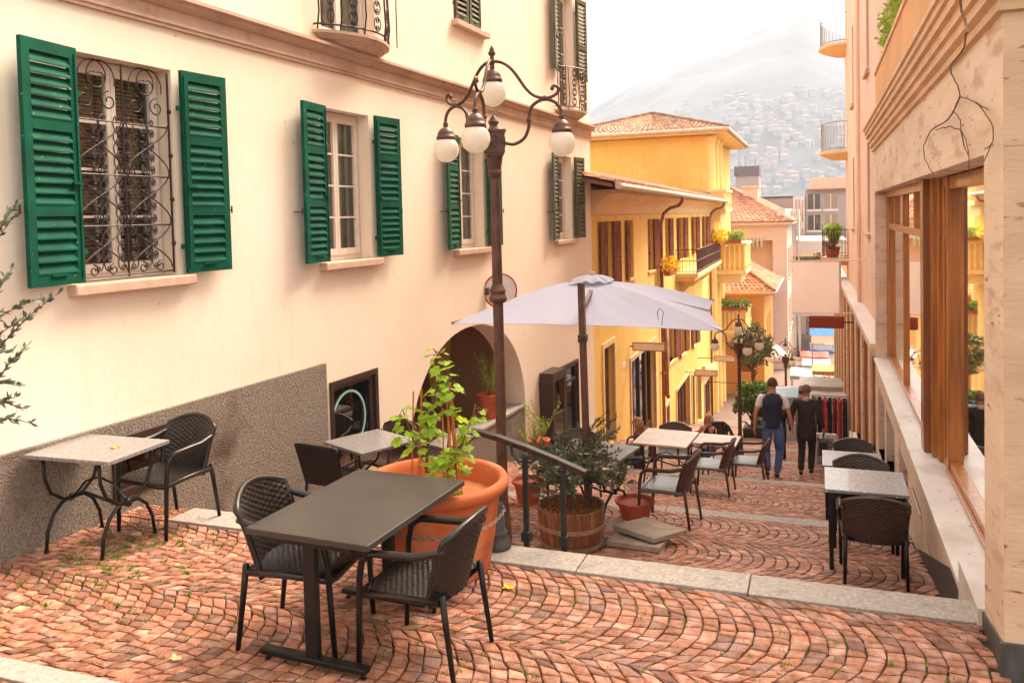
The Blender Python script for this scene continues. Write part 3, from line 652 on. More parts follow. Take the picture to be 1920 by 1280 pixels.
# ---------------------------------------------------------------- yellow building with low eave
def yellow_building():
    F = YW; U1 = 26.5; B = thing('yellow_building', 'long yellow building with brown louvred shutters and a low tiled roof beyond the cream one', 'building', F.p(13, 0, -4))
    up = []; z0, z1 = .35, 2.27
    for a, b in ((1.15, 2.15), (4.25, 5.05), (7.4, 8.3), (10.9, 11.6), (14.2, 15.5), (18.6, 19.6), (22.6, 23.8)): up.append((a, b, .62 if a > 3 else .3, z1))
    low = [(11.1, 12.6, -3.0, -1.35), (14.2, 15.4, -3.2, -1.9), (18.0, 19.0, -3.4, -2.1)]
    shp = [(.95, 2.15, gz(20.4)-.05, -.86, .3), (4.3, 8.3, gz(25)-.3, -1.75, .3), (10.3, 11.0, -5.4, -4.4, .2), (12.9, 16.6, -6.6, -4.35, .3), (17.4, 18.2, -7.0, -4.6, .3), (19.0, 20.6, -7.2, -4.85, .3), (22.0, 25.6, -8.2, -5.9, .3)]
    mb = MB(); wallgrid(mb, F, 0, U1, -9.5, 3.1, up+low+shp, .18); shell(mb, F, 0, U1, -9.5, 3.1, 8); ob('wall', mb, yell, B, rn=False)
    sp = MB()   # curved cove under the eave and cornice bands
    prof = [(.003, 2.42), (.06, 2.45), (.08, 2.55), (.12, 2.66), (.25, 2.80), (.45, 2.90), (.62, 2.93), (.62, 3.02), (0, 3.02)]
    A = [F.p(.1, n_, z_) for n_, z_ in prof]; C = [F.p(U1, n_, z_) for n_, z_ in prof]; k = len(prof)
    sp.add(A+C, [(i, (i+1) % k, k+(i+1) % k, k+i) for i in range(k)]+[tuple(range(k)), tuple(range(k, 2*k))]); ob('cove', sp, soff, B)
    rf = MB(); e0, e1 = F.p(-1.0, .78, 3.14), F.p(U1-.2, .78, 3.10); r0_, r1 = F.p(-1.0, -1.3, 3.66), F.p(U1-.2, -1.3, 3.62)
    tiles(rf, e0, e1, r1, r0_, .2, .36); RO = ob('roof', rf, tile2, B, rn=False)
    rb = MB(); rb.hexa([F.p(-1.0, .74, 3.03), F.p(U1-.25, .74, 3.0), F.p(U1-.25, -1.3, 3.45), F.p(-1.0, -1.3, 3.49), F.p(-1.0, .74, 3.11), F.p(U1-.25, .74, 3.07), F.p(U1-.25, -1.3, 3.59), F.p(-1.0, -1.3, 3.63)]); ob('roof_board', rb, eavew, B)
    rb = MB(); rb.fb(F, -1.0, U1-.25, -5, -1.32, 3.4, 3.56); ridge(rb, r0_, r1, .08); ob('ridge', rb, eavew, B)
    g = MB(); g.tube([F.p(-.9, .86, 3.06), F.p(U1-.3, .86, 3.02)], .075, 8); g.fb(F, -.9, U1-.3, .79, .80, 3.0, 3.13)
    for q in range(40): g.fb(F, q*.68-.8, q*.68-.77, .74, .95, 3.12, 3.14)
    ob('gutter', g, gutl, B, smooth=False)
    for u, zb in ((9.3, -5.8), (24.6, -8.0)):
        g = MB(); pts = [F.p(u, .86, 3.02), F.p(u, .84, 2.84), F.p(u+.02, .72, 2.7), F.p(u+.05, .42, 2.62), F.p(u+.08, .2, 2.45), F.p(u+.1, .1, 2.1), F.p(u+.1, .09, zb)]; g.tube(pts, .058, 8)
        for zz in (1.2, -1, -3): g.fb(F, u+.02, u+.18, 0, .16, zz, zz+.03)
        ob('downpipe', g, gutter, B, smooth=True)
    g = MB(); g.tube([F.p(10.2, .09, -1.5), F.p(10.2, .09, -3.9), F.p(10.25, .12, -4.0)], .075, 8); ob('downpipe', g, gutter, B, smooth=True)
    for i, (a, b, c, d) in enumerate(up+low):
        W = emp('window', B, F.p((a+b)/2, 0, c)); f = MB(); f.fb(F, a, b, -.15, -.1, c, d)
        ob('pane', f, door_b if i < 7 else glassd, W)
        if i < 7:
            f = MB(); f.fb(F, (a+b)/2-.03, (a+b)/2+.03, -.1, -.07, c, d); f.fb(F, a+.02, b-.02, -.1, -.075, c+.5, c+.56); ob('frame', f, brs, W)
        s_ = MB(); s_.fb(F, a-.1, b+.1, -.1, .07, c-.06, c); ob('sill', s_, yellp, W)
        wd = .5 if b-a > .9 else .42
        for sd, uh in ((-1, a), (1, b)):
            if i in (1,) and sd > 0: continue
            if i in (2, 3) and sd < 0: continue
            ob('shutter', leaf_shutter(F, uh, sd, wd, c, d, R(5 if sd < 0 else 12), .02, nl=14, rails=(0, .55, 1)), brs, W)
    for i, (a, b, c, d, _) in enumerate(shp):
        nm = ('door', 'shop_window', 'vent_hatch', 'shop_window', 'door', 'shop_window', 'shop_window')[i]
        W = emp(nm, B, F.p((a+b)/2, 0, c)); f = MB()
        for q in ((a-.13, a, -.05, .04, c, d+.13), (b, b+.13, -.05, .04, c, d+.13), (a, b, -.05, .04, d, d+.13)): f.fb(F, *q)
        ob('surround', f, yellp if i in (0, 3, 4, 5) else sillm, W)
        if nm == 'vent_hatch': f = MB(); f.fb(F, a, b, -.16, -.1, c, d); ob('hatch', f, brs, W); continue
        f = MB(); n_ = (b-a)/max(1, round((b-a)/1.0)); k = a
        while k < b-.05: f.fb(F, k, k+.09, -.25, -.14, c, d); k += n_
        f.fb(F, b-.1, b, -.25, -.14, c, d); f.fb(F, a, b, -.249, -.15, d-.12, d); f.fb(F, a, b, -.249, -.15, c, c+.3)
        ob('frame', f, door_b if i != 1 else darkf, W)
        g = MB(); g.quad(F.p(a, -.2, c), F.p(b, -.2, c), F.p(b, -.2, d), F.p(a, -.2, d)); ob('pane' if nm != 'door' else 'leaf', g, glassd if nm != 'door' else door_b, W, rn=False)
        if nm == 'door': g = MB(); g.fb(F, a+.15, a+.19, -.14, -.06, c+1.0, c+1.15); ob('handle', g, iron, W)
        else:
            g = MB(); g.quad(F.p(a, -.9, c), F.p(b, -.9, c), F.p(b, -.9, d), F.p(a, -.9, d)); ob('shop_interior', g, darkr, W, rn=False)
            g = MB(); rg = random.Random(i+3)
            for q in range(26):
                uu = rg.uniform(a+.2, b-.2); zz = rg.choice([.5, .9, 1.3, 1.7]); g.fb(F, uu, uu+rg.uniform(.08, .22), -.6, -.4, c+zz, c+zz+rg.uniform(.1, .35))
            ob('goods', g, mat('shop_goods', (.5, .33, .25), .7, .5, 3, dirt=[((.1, .2, .35), 4, .58, .02), ((.6, .08, .05), 5, .64, .02), ((.75, .7, .6), 3, .6, .02)]), W)
    np = MB(); np.fb(F, 3.15, 3.55, .0, .012, -1.75, -1.6); ob('number_plate', np, whitem, B)
    dd = MB()   # dado band sloping with the street
    dd.hexa([F.p(20.8, 0, -5.15), F.p(26.4, 0, -5.9), F.p(26.4, .22, -5.9), F.p(20.8, .22, -5.15), F.p(20.8, 0, -4.75), F.p(26.4, 0, -5.5), F.p(26.4, .22, -5.5), F.p(20.8, .22, -4.75)]); ob('string_course', dd, yellp, B)
    # iron balcony
    BL = emp('balcony', B, F.p(18.5, .3, .05)); a, b, D = 13.2, 22.6, .85
    s_ = MB(); s_.fb(F, a, b, 0, D, .0, .14); s_.fb(F, a+.1, b-.1, 0, D-.12, -.16, 0)
    for u in (14.2, 17.6, 21.4): s_.hexa([F.p(u, 0, -.7), F.p(u+.25, 0, -.7), F.p(u+.25, .1, -.7), F.p(u, .1, -.7), F.p(u, 0, -.16), F.p(u+.25, 0, -.16), F.p(u+.25, D-.15, -.16), F.p(u, D-.15, -.16)])
    ob('slab', s_, yellp, BL)
    g = MB(); path = [F.p(a+.03, 0, 0), F.p(a+.03, D-.04, 0), F.p(b-.03, D-.04, 0), F.p(b-.03, 0, 0)]
    for zz in (.22, .62, 1.05): g.tube([p_+V((0, 0, zz)) for p_ in path], .016, 5)
    for p_, q in ((path[0], path[1]), (path[1], path[2]), (path[2], path[3])):
        n_ = max(4, int((q-p_).length/.13))
        for k in range(n_+1): c_ = p_.lerp(q, k/n_); g.tube([c_+V((0, 0, .14)), c_+V((0, 0, 1.05))], .009 if k % 6 else .016, 4)
    ob('railing', g, ironb, BL)
    return B
yellow_building()
def leafcloud(mb, c, r, n, s, rg, flat=1.0, shape=1.6):
    c = V(c)
    for _ in range(n):
        d = V((rg.gauss(0, 1), rg.gauss(0, 1), rg.gauss(0, 1)*flat)); d = d.normalized()*(rg.random()**.45)
        p = c + V((d.x*r[0], d.y*r[1], d.z*r[2])); a = V((rg.uniform(-1, 1), rg.uniform(-1, 1), rg.uniform(-.6, 1))).normalized()
        b = a.cross(V((rg.uniform(-1, 1), rg.uniform(-1, 1), rg.uniform(-1, 1)))).normalized(); q = s*rg.uniform(.6, 1.3)
        mb.add([p-b*q*.5, p+a*q*shape*.5, p+b*q*.5, p-a*q*shape*.5], [(0, 1, 2, 3)], min(1, max(.02, rg.gauss(.5, .25))))
def flowerbox(p, L_, nm, label, rg, colm=None, vec=(0, 1, 0), h=.32, n=900, s=.05):
    T = thing(nm, label, 'flower box', p); v = V(vec); p = V(p); b = MB(); o_ = V((v.y, -v.x, 0))*.1
    b.hexa([p-v*L_/2-o_, p+v*L_/2-o_, p+v*L_/2+o_, p-v*L_/2+o_]+[q+V((0, 0, .2)) for q in (p-v*L_/2-o_*1.2, p+v*L_/2-o_*1.2, p+v*L_/2+o_*1.2, p-v*L_/2+o_*1.2)]); ob('trough', b, redp, T)
    m_ = MB()
    for k in range(5): leafcloud(m_, p+v*L_*(k/4-.5)*.9+V((0, 0, .3+rg.uniform(0, .08))), (.28, .3, h), n//5, s, rg)
    ob('blossoms', m_, colm or leafy, T, rn=False)
rg0 = random.Random(21)
flowerbox(YW.p(21.2, .95, 1.0), 2.2, 'flower_box', 'bright yellow flowers on the rail of the iron balcony', rg0, n=1400, s=.07)
flowerbox(YW.p(9.7, .35, .35), 1.4, 'flower_box', 'bright yellow flowers on the window sill just above the white parasol', rg0, n=1100, s=.055)
# ---------------------------------------------------------------- tall yellow house with hip roof
def tall_house():
    B = thing('tall_yellow_house', 'tall pale yellow house with a hipped tiled roof behind the low yellow building', 'building', (-9, 50, -2))
    x0, x1, y0, y1, zt = -13.5, -5.45, 45.6, 56.5, 6.55
    mb = MB(); F2 = Fr((x1, 0, 0), 0)
    holes = [(49.6, 50.4, 3.5, 5.9, .2)]
    wallgrid(mb, F2, y0, y1, -10, zt, holes, .2)
    mb.quad((x0, y0, -10), (x1, y0, -10), (x1, y0, zt), (x0, y0, zt)); mb.quad((x0, y1, -10), (x1, y1, -10), (x1, y1, zt), (x0, y1, zt)); mb.quad((x0, y0, -10), (x0, y1, -10), (x0, y1, zt), (x0, y0, zt))
    ob('wall', mb, yell, B, rn=False)
    w_ = MB(); w_.fb(F2, 49.6, 50.4, -.15, -.1, 3.5, 5.9); ob('window', w_, brs, B)
    o = .95; e = zt+.25; a, b_, c_, d_ = V((x0-o, y0-o, e)), V((x1+o+.1, y0-o, e)), V((x1+o+.1, y1+o, e)), V((x0-o, y1+o, e)); r0_, r1 = V((x0+4.2, (y0+y1)/2-1.5, e+1.5)), V((x1-3.6, (y0+y1)/2-1.5, e+1.5))
    rf = MB(); rf2 = MB()
    def tri(A, B_, C, D, sd): tiles(rf, A, B_, C, D, .3, .42, .06, sd)
    tri(a, b_, r1, r0_, 2); tri(b_, c_, r1, r1, 3); tri(d_, a, r0_, r0_, 4); tri(c_, d_, r0_, r1, 5)
    ob('roof', rf, tile, B, rn=False)
    for p, q in ((a, r0_), (b_, r1), (c_, r1), (d_, r0_), (r0_, r1)): ridge(rf2, p+V((0, 0, .06)), q+V((0, 0, .06)), .12)
    ob('ridge', rf2, tile, B)
    s_ = MB(); s_.box(((a.x+b_.x)/2, (a.y+d_.y)/2, e-.12), (b_.x-a.x-.1, d_.y-a.y-.1, .2)); ob('eave', s_, yella, B)
    g = MB(); g.tube([a+V((0, -.05, -.04)), b_+V((.05, -.05, -.04)), c_+V((.05, 0, -.04))], .1, 8); ob('gutter', g, gutl, B)
    # loggia balconies on the street side
    for (u, zb, zr, D, solid) in ((45.2, 2.6, 3.6, .9, 1), (46.4, -.75, .75, 1.8, 1), (49, -4.3, -3.1, 1.6, 1)):
        BL = emp('balcony', B, (x1+D/2, u, zb)); s_ = MB(); s_.box((x1+D/2, u+1.2, zb), (D, 3.4, .22)); s_.box((x1+D/2, u+1.2, zr), (D+.1, 3.5, .14)); s_.box((x1+D/2-.1, u+1.2, zb-.35), (D-.4, 2.8, .5))
        ob('slab', s_, yellp, BL)
        s_ = MB()
        for k in range(7): s_.lathe([(.05, zb+.1), (.1, zb+.35), (.05, zb+.65), (.07, zr-.07)], (x1+.15+k*(D-.25)/6, u-.45, 0), 8)
        for k in range(14): s_.lathe([(.05, zb+.1), (.1, zb+.35), (.05, zb+.65), (.07, zr-.07)], (x1+D-.08, u-.4+k*.25, 0), 8)
        s_.box((x1+D/2, u-.38, (zb+zr)/2), (D-.3, .05, zr-zb-.2)); s_.box((x1+D-.14, u+1.2, (zb+zr)/2), (.05, 3.2, zr-zb-.2))
        ob('parapet', s_, yella, BL)
    p = MB()
    for y in (45.75, 47.6, 49.4): p.lathe([(.26, -9), (.24, 6.2), (.34, 6.35), (.34, 6.5)], (x1+.05, y, 0), 14)
    ob('pilaster', p, yella, B)
tall_house()
flowerbox((-4.6, 45.5, .80), 1.5, 'flower_box', 'green and yellow plants on the stone balcony beside the hip roofed house', rg0, leafl, (1, 0, 0), .4, 900, .09)
flowerbox((-4.7, 48.3, -3.05), 1.8, 'flower_box', 'dark leafy plants on the lowest stone balcony above the second lamp post', rg0, leafg, (1, 0, 0), .4, 900, .09)
# ---------------------------------------------------------------- buildings further down the left
def blk(mb, x0, x1, y0, y1, z0, z1): mb.box(((x0+x1)/2, (y0+y1)/2, (z0+z1)/2), (x1-x0, y1-y0, z1-z0))
def pavilion():
    B = thing('orange_pavilion', 'small orange house with a red hipped tile roof beyond the stone balconies', 'building', (-4, 56, -8)); x0, x1, y0, y1, zt = -8, -3.15, 52, 62, -2.5
    mb = MB(); wallgrid(mb, Fr((x1, 0, 0), 0), y0, y1, -14, zt, [(55+k*1.1, 55.55+k*1.1, -6.2, -4.2, .15) for k in range(5)], .15); wallgrid(mb, WF_at(y0), x0, x1, -14, zt, [(-4.6, -3.9, -7.2, -4.2, .2)], .2)
    mb.quad((x0, y1, -14), (x1, y1, -14), (x1, y1, zt), (x0, y1, zt)); ob('wall', mb, orng, B, rn=False)
    for k in range(5):
        w_ = MB(); w_.box((x1-.12, 55.27+k*1.1, -5.2), (.05, .55, 2.0)); ob('window', w_, door_b, B)
    w_ = MB(); w_.box((-4.25, y0+.15, -5.7), (.7, .05, 3.0)); ob('window', w_, brs, B)
    s_ = MB(); blk(s_, -5.3, -4.7, y0-.5, y0-.02, -5, -3.4); blk(s_, -8, -2.5, y0-.6, y1+.6, zt, zt+.14); ob('eave', s_, orng, B)
    rf = MB(); o = .65; e = zt+.22; a, b_, c_, d_ = V((x0-o, y0-o, e)), V((x1+o, y0-o, e)), V((x1+o, y1+o, e)), V((x0-o, y1+o, e)); r0_, r1 = V((-5.6, y0+3.6, e+1.9)), V((-5.6, y1-2.5, e+1.9))
    tiles(rf, a, b_, r0_, r0_, .3, .42, .06, 7); tiles(rf, b_, c_, r1, r0_, .3, .42, .06, 8); ob('roof', rf, tile2, B, rn=False)
    g = MB(); ridge(g, b_+V((0, 0, .06)), r0_+V((0, 0, .06)), .12); ridge(g, r0_, r1, .12); ob('ridge', g, tile2, B)
    g = MB(); g.tube([a, b_+V((.05, -.05, -.05)), c_+V((.05, 0, -.05))], .09, 6); ob('gutter', g, gutl, B)
def WF_at(y): f = Fr((0, y, 0), 90); return f
pavilion()
def salmon_block():
    B = thing('salmon_apartment_house', 'pale pink apartment house with tall narrow shutters behind the small orange house', 'building', (-5, 74, -9)); x0, x1, y0, y1, zt = -12, -2.2, 64, 92, 1.55
    mb = MB(); wins = []
    for k in range(7):
        for zb in (-2.6, -6.4, -9.6): wins.append((66+k*3.7, 67+k*3.7, zb, zb+2.3, .2))
    wallgrid(mb, Fr((x1, 0, 0), 0), y0, y1, -15, zt, wins, .2)
    wallgrid(mb, WF_at(y0), x0, x1, -15, zt, [(-6.3, -3.2, -3.4, .35, 1.2)], .2); mb.quad((x0, y1, -15), (x1, y1, -15), (x1, y1, zt), (x0, y1, zt)); ob('wall', mb, pinkw, B, rn=False)
    r_ = MB(); r_.quad((-6.3, y0+1.2, -3.4), (-3.2, y0+1.2, -3.4), (-3.2, y0+1.2, .35), (-6.3, y0+1.2, .35)); blk(r_, -6.4, -3.1, y0-.5, y0+.1, -3.6, -3.3); blk(r_, -6.4, -3.1, y0-.5, y0-.4, -3.3, -2.5); ob('loggia', r_, salm, B)
    aw = MB()
    for k in range(9): aw.box((-6.2+k*.28, y0-.15, .18), (.16, .5, .5), rx=.5)
    ob('awning', aw, mat('striped_awning', (.55, .58, .40), .8, .1), B)
    for i, (a, b, c, d, _) in enumerate(wins):
        w_ = MB(); w_.box((x1-.1, (a+b)/2, (c+d)/2), (.06, b-a, d-c)); o_ = ob('window', w_, brs, B)
        s_ = MB(); s_.box((x1+.05, a-.2, (c+d)/2), (.05, .42, d-c)); s_.box((x1+.05, b+.2, (c+d)/2), (.05, .42, d-c)); s_.box((x1+.08, (a+b)/2, c-.06), (.16, 1.2, .1)); ob('shutter', s_, salm, o_)
    rf = MB(); a, b_, c_, d_ = V((x0, y0-.8, zt+.15)), V((x1+.5, y0-.8, zt+.15)), V((x1+.5, y1, zt+.15)), V((x0, y1, zt+.15)); r0_, r1 = V((-7, y0+7, zt+3.0)), V((-7, y1, zt+3.0))
    tiles(rf, a, b_, r0_, r0_, .4, .5, .07, 9); tiles(rf, b_, c_, r1, r0_, .4, .5, .07, 10); RO = ob('roof', rf, tile2, B, rn=False)
    s_ = MB(); blk(s_, x0, x1+.45, y0-.7, y1, zt-.05, zt+.12); ob('eave', s_, pinkw, B)
    s_ = MB(); blk(s_, -5.6, -4.5, 68.5, 69.5, zt+.6, zt+2.8); blk(s_, -5.75, -4.35, 68.35, 69.65, zt+2.8, zt+2.95); ob('chimney', s_, salm, RO)
    t = MB(); blk(t, x1-.7, x1-.1, y0+.2, y1-5, zt, zt+1.1); ob('roof_parapet', t, lgrey, B)
salmon_block()
def windows_facade(mb, B, F, u0, u1, zs, n, w_, h, holes):
    for i in range(n):
        for z in zs: a = u0+(u1-u0)*(i+.5)/n; holes.append((a-w_/2, a+w_/2, z, z+h, .2))
def grey_blocks():
    B = thing('grey_office_block', 'grey and white modern block with rows of windows at the far end of the street', 'building', (-2, 100, -9))
    mb = MB(); y0 = 94; holes = []
    windows_facade(mb, B, None, -1.3, 2.0, (-9, -6, -2.5, .4, 2.6), 2, 1.2, 1.6, holes)
    F = WF_at(y0); wallgrid(mb, F, -1.35, 3.2, -14, 4.6, holes, .2); mb.box((.9, y0+10, -4.6), (4.5, 19, 18.3)); ob('wall', mb, greyw, B)
    mb = MB(); blk(mb, -6.8, -2.6, 92.2, 110, -14, 3.85); ob('blank_wing', mb, greyw, B); mb = MB(); blk(mb, -6.9, -2.5, 92.1, 110.1, 3.85, 4.02); ob('coping', mb, darkf, B)
    mb = MB(); blk(mb, -2.55, -1.4, 92.0, 110, -14, 3.9); ob('stair_tower', mb, lgrey, B)
    for k in range(3):
        for z in (-5, -1.6, 1.4): w_ = MB(); blk(w_, -2.3+k*.32, -2.15+k*.32, 91.94, 92.05, z, z+2.2); ob('window', w_, greyw, B)
    for a, b, c, d, _ in holes:
        w_ = MB(); w_.box(((a+b)/2, y0+.16, (c+d)/2), (b-a, .05, d-c)); o_ = ob('window', w_, glassd, B); f = MB(); f.box(((a+b)/2, y0+.12, (c+d)/2), (.08, .06, d-c)); f.box(((a+b)/2, y0-.02, c-.12), (b-a+.3, .12, .22)); f.quad((a, y0+.18, c), (b, y0+.18, c), (b, y0+.18, d), (a, y0+.18, d)); ob('frame', f, whitep, o_)
    mb = MB(); blk(mb, -.9, 3.2, 97, 108, 4.6, 6.0); ob('penthouse', mb, salm, B); mb = MB(); blk(mb, -1.2, 3.4, 93.4, 108.4, 4.5, 4.7); ob('flat_roof', mb, tile2, B)
    B = thing('rooftop_tower_block', 'narrow grey tower with a dark top showing above the orange tiled roofs', 'building', (-9, 120, -5))
    mb = MB(); blk(mb, -10.6, -7.6, 118, 122, -12, 7.4); ob('wall', mb, greyw, B); mb = MB(); blk(mb, -10.8, -7.5, 117.8, 122.2, 7.4, 8.7); ob('top_storey', mb, mat('slate_band', (.16, .13, .13), .8), B)
    mb = MB()
    for x in (-10.2, -9.4, -8.1): mb.tube([(x, 119, 8.7), (x, 119, 10.2)], .06, 5)
    ob('antenna', mb, steel, B)
    B = thing('pale_office_building', 'pale concrete building with glazed gallery directly above the hanging white banner', 'building', (-1, 75, -6))
    mb = MB(); blk(mb, -2.2, 2.2, 76, 90, -1.3, -.1); blk(mb, -2.2, 2.2, 76, 90, -6.6, -3.9); blk(mb, -2.25, -1.9, 75.9, 78, -14, 2.6); blk(mb, -1.75, -1.6, 75.9, 78, -14, 2.6); ob('wall', mb, lgrey, B)
    mb = MB(); mb.box((0, 77, -2.6), (3.9, .1, 2.6)); ob('gallery_glazing', mb, mat('reflecting_glazing', (.42, .36, .30), .25, .25, 1.2, dirt=[((.2, .17, .15), 2, .55, .1)]), B); mb = MB(); mb.box((0, 76.9, -2.6), (.14, .12, 2.6)); mb.box((0, 75.9, -1.38), (4.2, .3, .16)); ob('mullion', mb, yellp, B)
    B = thing('grey_side_building', 'plain greyish building with small windows at the left foot of the street', 'building', (-3, 104, -12))
    holes = [(95+k*3, 96+k*3, z, z+1.6, .2) for k in range(6) for z in (-10, -7)]
    mb = MB(); wallgrid(mb, Fr((-2.1, 0, 0), 0), 92.3, 135, -16, -1, holes, .2); mb.box((-3.6, 110, -8), (2.6, 35, 14)); ob('wall', mb, pinkw, B)
    for a, b, c, d, _ in holes: w_ = MB(); w_.box((-2.24, (a+b)/2, (c+d)/2), (.05, b-a, d-c)); ob('window', w_, darki, B)
    B = thing('tall_beige_house', 'narrow beige house front behind the pink and orange houses on the left', 'building', (-7, 94, -6)); mb = MB(); blk(mb, -14, -6.9, 93.5, 110, -14, 2.3); ob('wall', mb, pinkw, B)
    B = thing('end_house', 'pale house closing the far end of the market street', 'building', (2, 150, -10)); mb = MB(); blk(mb, -9, 12, 148, 158, -18, -6); ob('wall', mb, salm, B)
    for k in range(9): w_ = MB(); w_.box((-7+k*2, 147.95, -9.5), (.8, .1, 1.6)); ob('window', w_, darki, B)
grey_blocks()
# ---------------------------------------------------------------- travertine building on the right
def travertine():
    F = RW; B = thing('travertine_building', 'travertine clad building with big wooden shop windows along the right edge', 'building', (2, 10, 0))
    ZB = 3.62; u0, u1 = 4.8, 15.3; win = (5.33, 15.1, -.06, 2.69, .22)
    lowh = [(14.6, 13.2), (12.9, 11.5), (10.9, 9.8), (9.3, 8.5)]
    holes = [win]+[(b, a, gz((a+b)/2)+.45, -.42, .15) for a, b in lowh]
    mb = MB(); wallgrid(mb, F, u0, u1, -3.4, ZB, holes, .2)
    mb.quad(F.p(u1, 0, -3.4), F.p(u1, -.25, -3.4), F.p(u1, -.25, ZB), F.p(u1, 0, ZB)); mb.quad(F.p(u1, -5.2, -3.4), F.p(u1, -2.0, -3.4), F.p(u1, -2.0, ZB), F.p(u1, -5.2, ZB))
    mb.quad(F.p(u0, 0, ZB), F.p(u1, 0, ZB), F.p(u1, -5.2, ZB), F.p(u0, -5.2, ZB))
    # sill wall below the near bay
    ob('wall', mb, trav, B, rn=False)
    mb = MB(); mb.quad((.87, 4.8, -1), (6, 4.8, -1), (6, 4.8, 2.697), (.87, 4.8, 2.697)); mb.quad((.87, 4.8, 2.703), (6, 4.8, 2.703), (6, 4.8, ZB+3), (.87, 4.8, ZB+3)); mb.quad((.87, 4.803, 2.69), (6, 4.803, 2.69), (6, 4.803, 2.71), (.87, 4.803, 2.71)); ob('end_wall', mb, travh, B, rn=False)
    lw = []
    for a, b in lowh:
        z0 = gz((a+b)/2)+.45; f = MB(); f.quad(F.p(b, -.15, z0), F.p(a, -.15, z0), F.p(a, -.15, -.42), F.p(b, -.15, -.42)); o_ = ob('basement_window', f, door_b, B, rn=False)
        f = MB(); f.fb(F, b, a, -.15, .01, z0-.04, z0); ob('sill', f, marble, o_)
    # marble sill
    mb = MB(); k = u0+.54
    for q in (5.33, 7.2, 9.3, 11.4, 13.3, 15.1):
        if q == 7.2: mb.fb(F, 5.34, 6.05, -.62, .035, -.4, .10); p_ = 6.052
        if q > 5.4: mb.fb(F, p_+.0015, q-.0015, -.62, .035, -.10, -.055)
        p_ = q
    ob('sill', mb, marble, B)
    # plinth
    mb = MB()
    for i, (a, b, za, zb, ta, tb) in enumerate(((4.8, 5.3, 0, 0, .17, .09), (5.303, 5.65, 0, 0, .09, .04), (5.653, 6.1, -.35, -.43, .04, -.02), (6.103, 8.7, -.43, -.87, -.02, -.84))):
        n1 = .012
        mb.hexa([F.p(a, -.01, za-.5), F.p(b, -.01, zb-.5), F.p(b, n1, zb-.5), F.p(a, n1, za-.5), F.p(a, -.01, ta), F.p(b, -.01, tb), F.p(b, n1, tb), F.p(a, n1, ta)])
    mb.box((3.4, 4.79, -.3), (5.1, .03, .95)); ob('plinth', mb, plinb, B)
    # cornice
    pf = [(0, 3.36), (.03, 3.37), (.03, 3.42), (.065, 3.44), (.065, 3.50), (.09, 3.51), (.09, 3.58), (.12, 3.59), (.12, 3.65), (.14, 3.66), (.14, 3.71), (.16, 3.72), (.16, 3.76), (-.05, 3.78)]
    mb = MB(); n = len(pf); A = [F.p(4.8-a, a, z) for a, z in pf]; C = [F.p(u1+.12, a, z) for a, z in pf]; mb.add(A+C, [(i, i+1, n+i+1, n+i) for i in range(n-1)]+[tuple(range(n, 2*n))]); 
    F3 = WF_at(4.8); A = [F3.p(.87-a, a, z) for a, z in pf]; C = [F3.p(6, a, z) for a, z in pf]; mb.add(A+C, [(i, i+1, n+i+1, n+i) for i in range(n-1)])
    ob('cornice', mb, cornt, B, rn=False)
    # timber window wall
    W = emp('shop_window', B, (1.1, 10, 0)); f = MB(); N = -.19
    zb, zt = -.05, 2.69
    f.fb(F, 14.98, 15.1, N-.08, N+.02, zb, zt); f.fb(F, 9.5, 14.98, N-.08, N+.02, zt-.1, zt); f.fb(F, 9.5, 14.98, N-.08, N+.01, zb, zb+.07); f.fb(F, 9.5, 14.98, N-.075, N+.005, 2.08, 2.17)
    for u in (11.0, 12.4, 13.75): f.fb(F, u, u+.07, N-.07, N, 2.17, zt-.1)
    f.fb(F, 12.42, 12.5, N-.07, N, zb+.07, 2.08)
    f.fb(F, 14.75, 14.97, N-.07, N+.01, zb+.07, zt-.1)
    ob('frame', f, woodw, W, bevel=.006)
    f = MB(); f.fb(F, 9.25, 9.5, -.38, -.10, zb, zt); ob('post', f, woodd, W, bevel=.008)
    f = MB(); f.fb(F, 9.08, 9.245, -.38, -.16, zb, zt); f.fb(F, 8.93, 9.077, -.38, -.20, zb+.001, zt); f.fb(F, 8.6, 8.928, -.38, -.235, zb+.002, zt); f.fb(F, 8.72, 8.8, -.236, -.222, zb+.1, zt-.1); ob('door_frame', f, woodw, W, bevel=.008)
    f = MB(); f.fb(F, 5.31, 8.597, -.36, -.25, zb, zb+.10); f.fb(F, 5.31, 8.597, -.25, -.215, zb, zb+.035); ob('bottom_rail', f, woodw, W, bevel=.006)
    f = MB(); f.fb(F, 5.31, 8.597, -.36, -.25, zt-.12, zt); ob('top_rail', f, woodw, W, bevel=.006)
    g = MB(); g.quad(F.p(9.5, N-.04, zb+.05), F.p(15, N-.04, zb+.05), F.p(15, N-.04, 2.65), F.p(9.5, N-.04, 2.65)); ob('pane', g, glassr, W, rn=False)
    g = MB(); g.quad(F.p(5.0, -.30, zb+.09), F.p(8.65, -.30, zb+.09), F.p(8.65, -.30, 2.6), F.p(5.0, -.30, 2.6)); ob('pane', g, glassr, W, rn=False)
    g = MB(); g.fb(F, 5.0, 15.2, -1.9, -.62, -.5, zt+.3); ob('dark_interior', g, darkr, W)
    # upper parapet with planter
    mb = MB(); mb.fb(F, 5.2, 15.25, -.40, -.03, 3.62, 4.62); ob('parapet_wall', mb, yella if False else mat('orange_upper_render', (.72, .38, .17), .9, .08, 1), B)
    mb = MB(); mb.fb(F, 5.2, 15.3, -.42, -.01, 4.62, 4.68); ob('parapet_coping', mb, cornt, B)
    mb = MB(); mb.fb(F, 5.2, 15.2, -3.2, -2.7, 3.62, 12); ob('upper_wall', mb, mat('orange_upper_render', (.72, .38, .17)), B)
travertine()
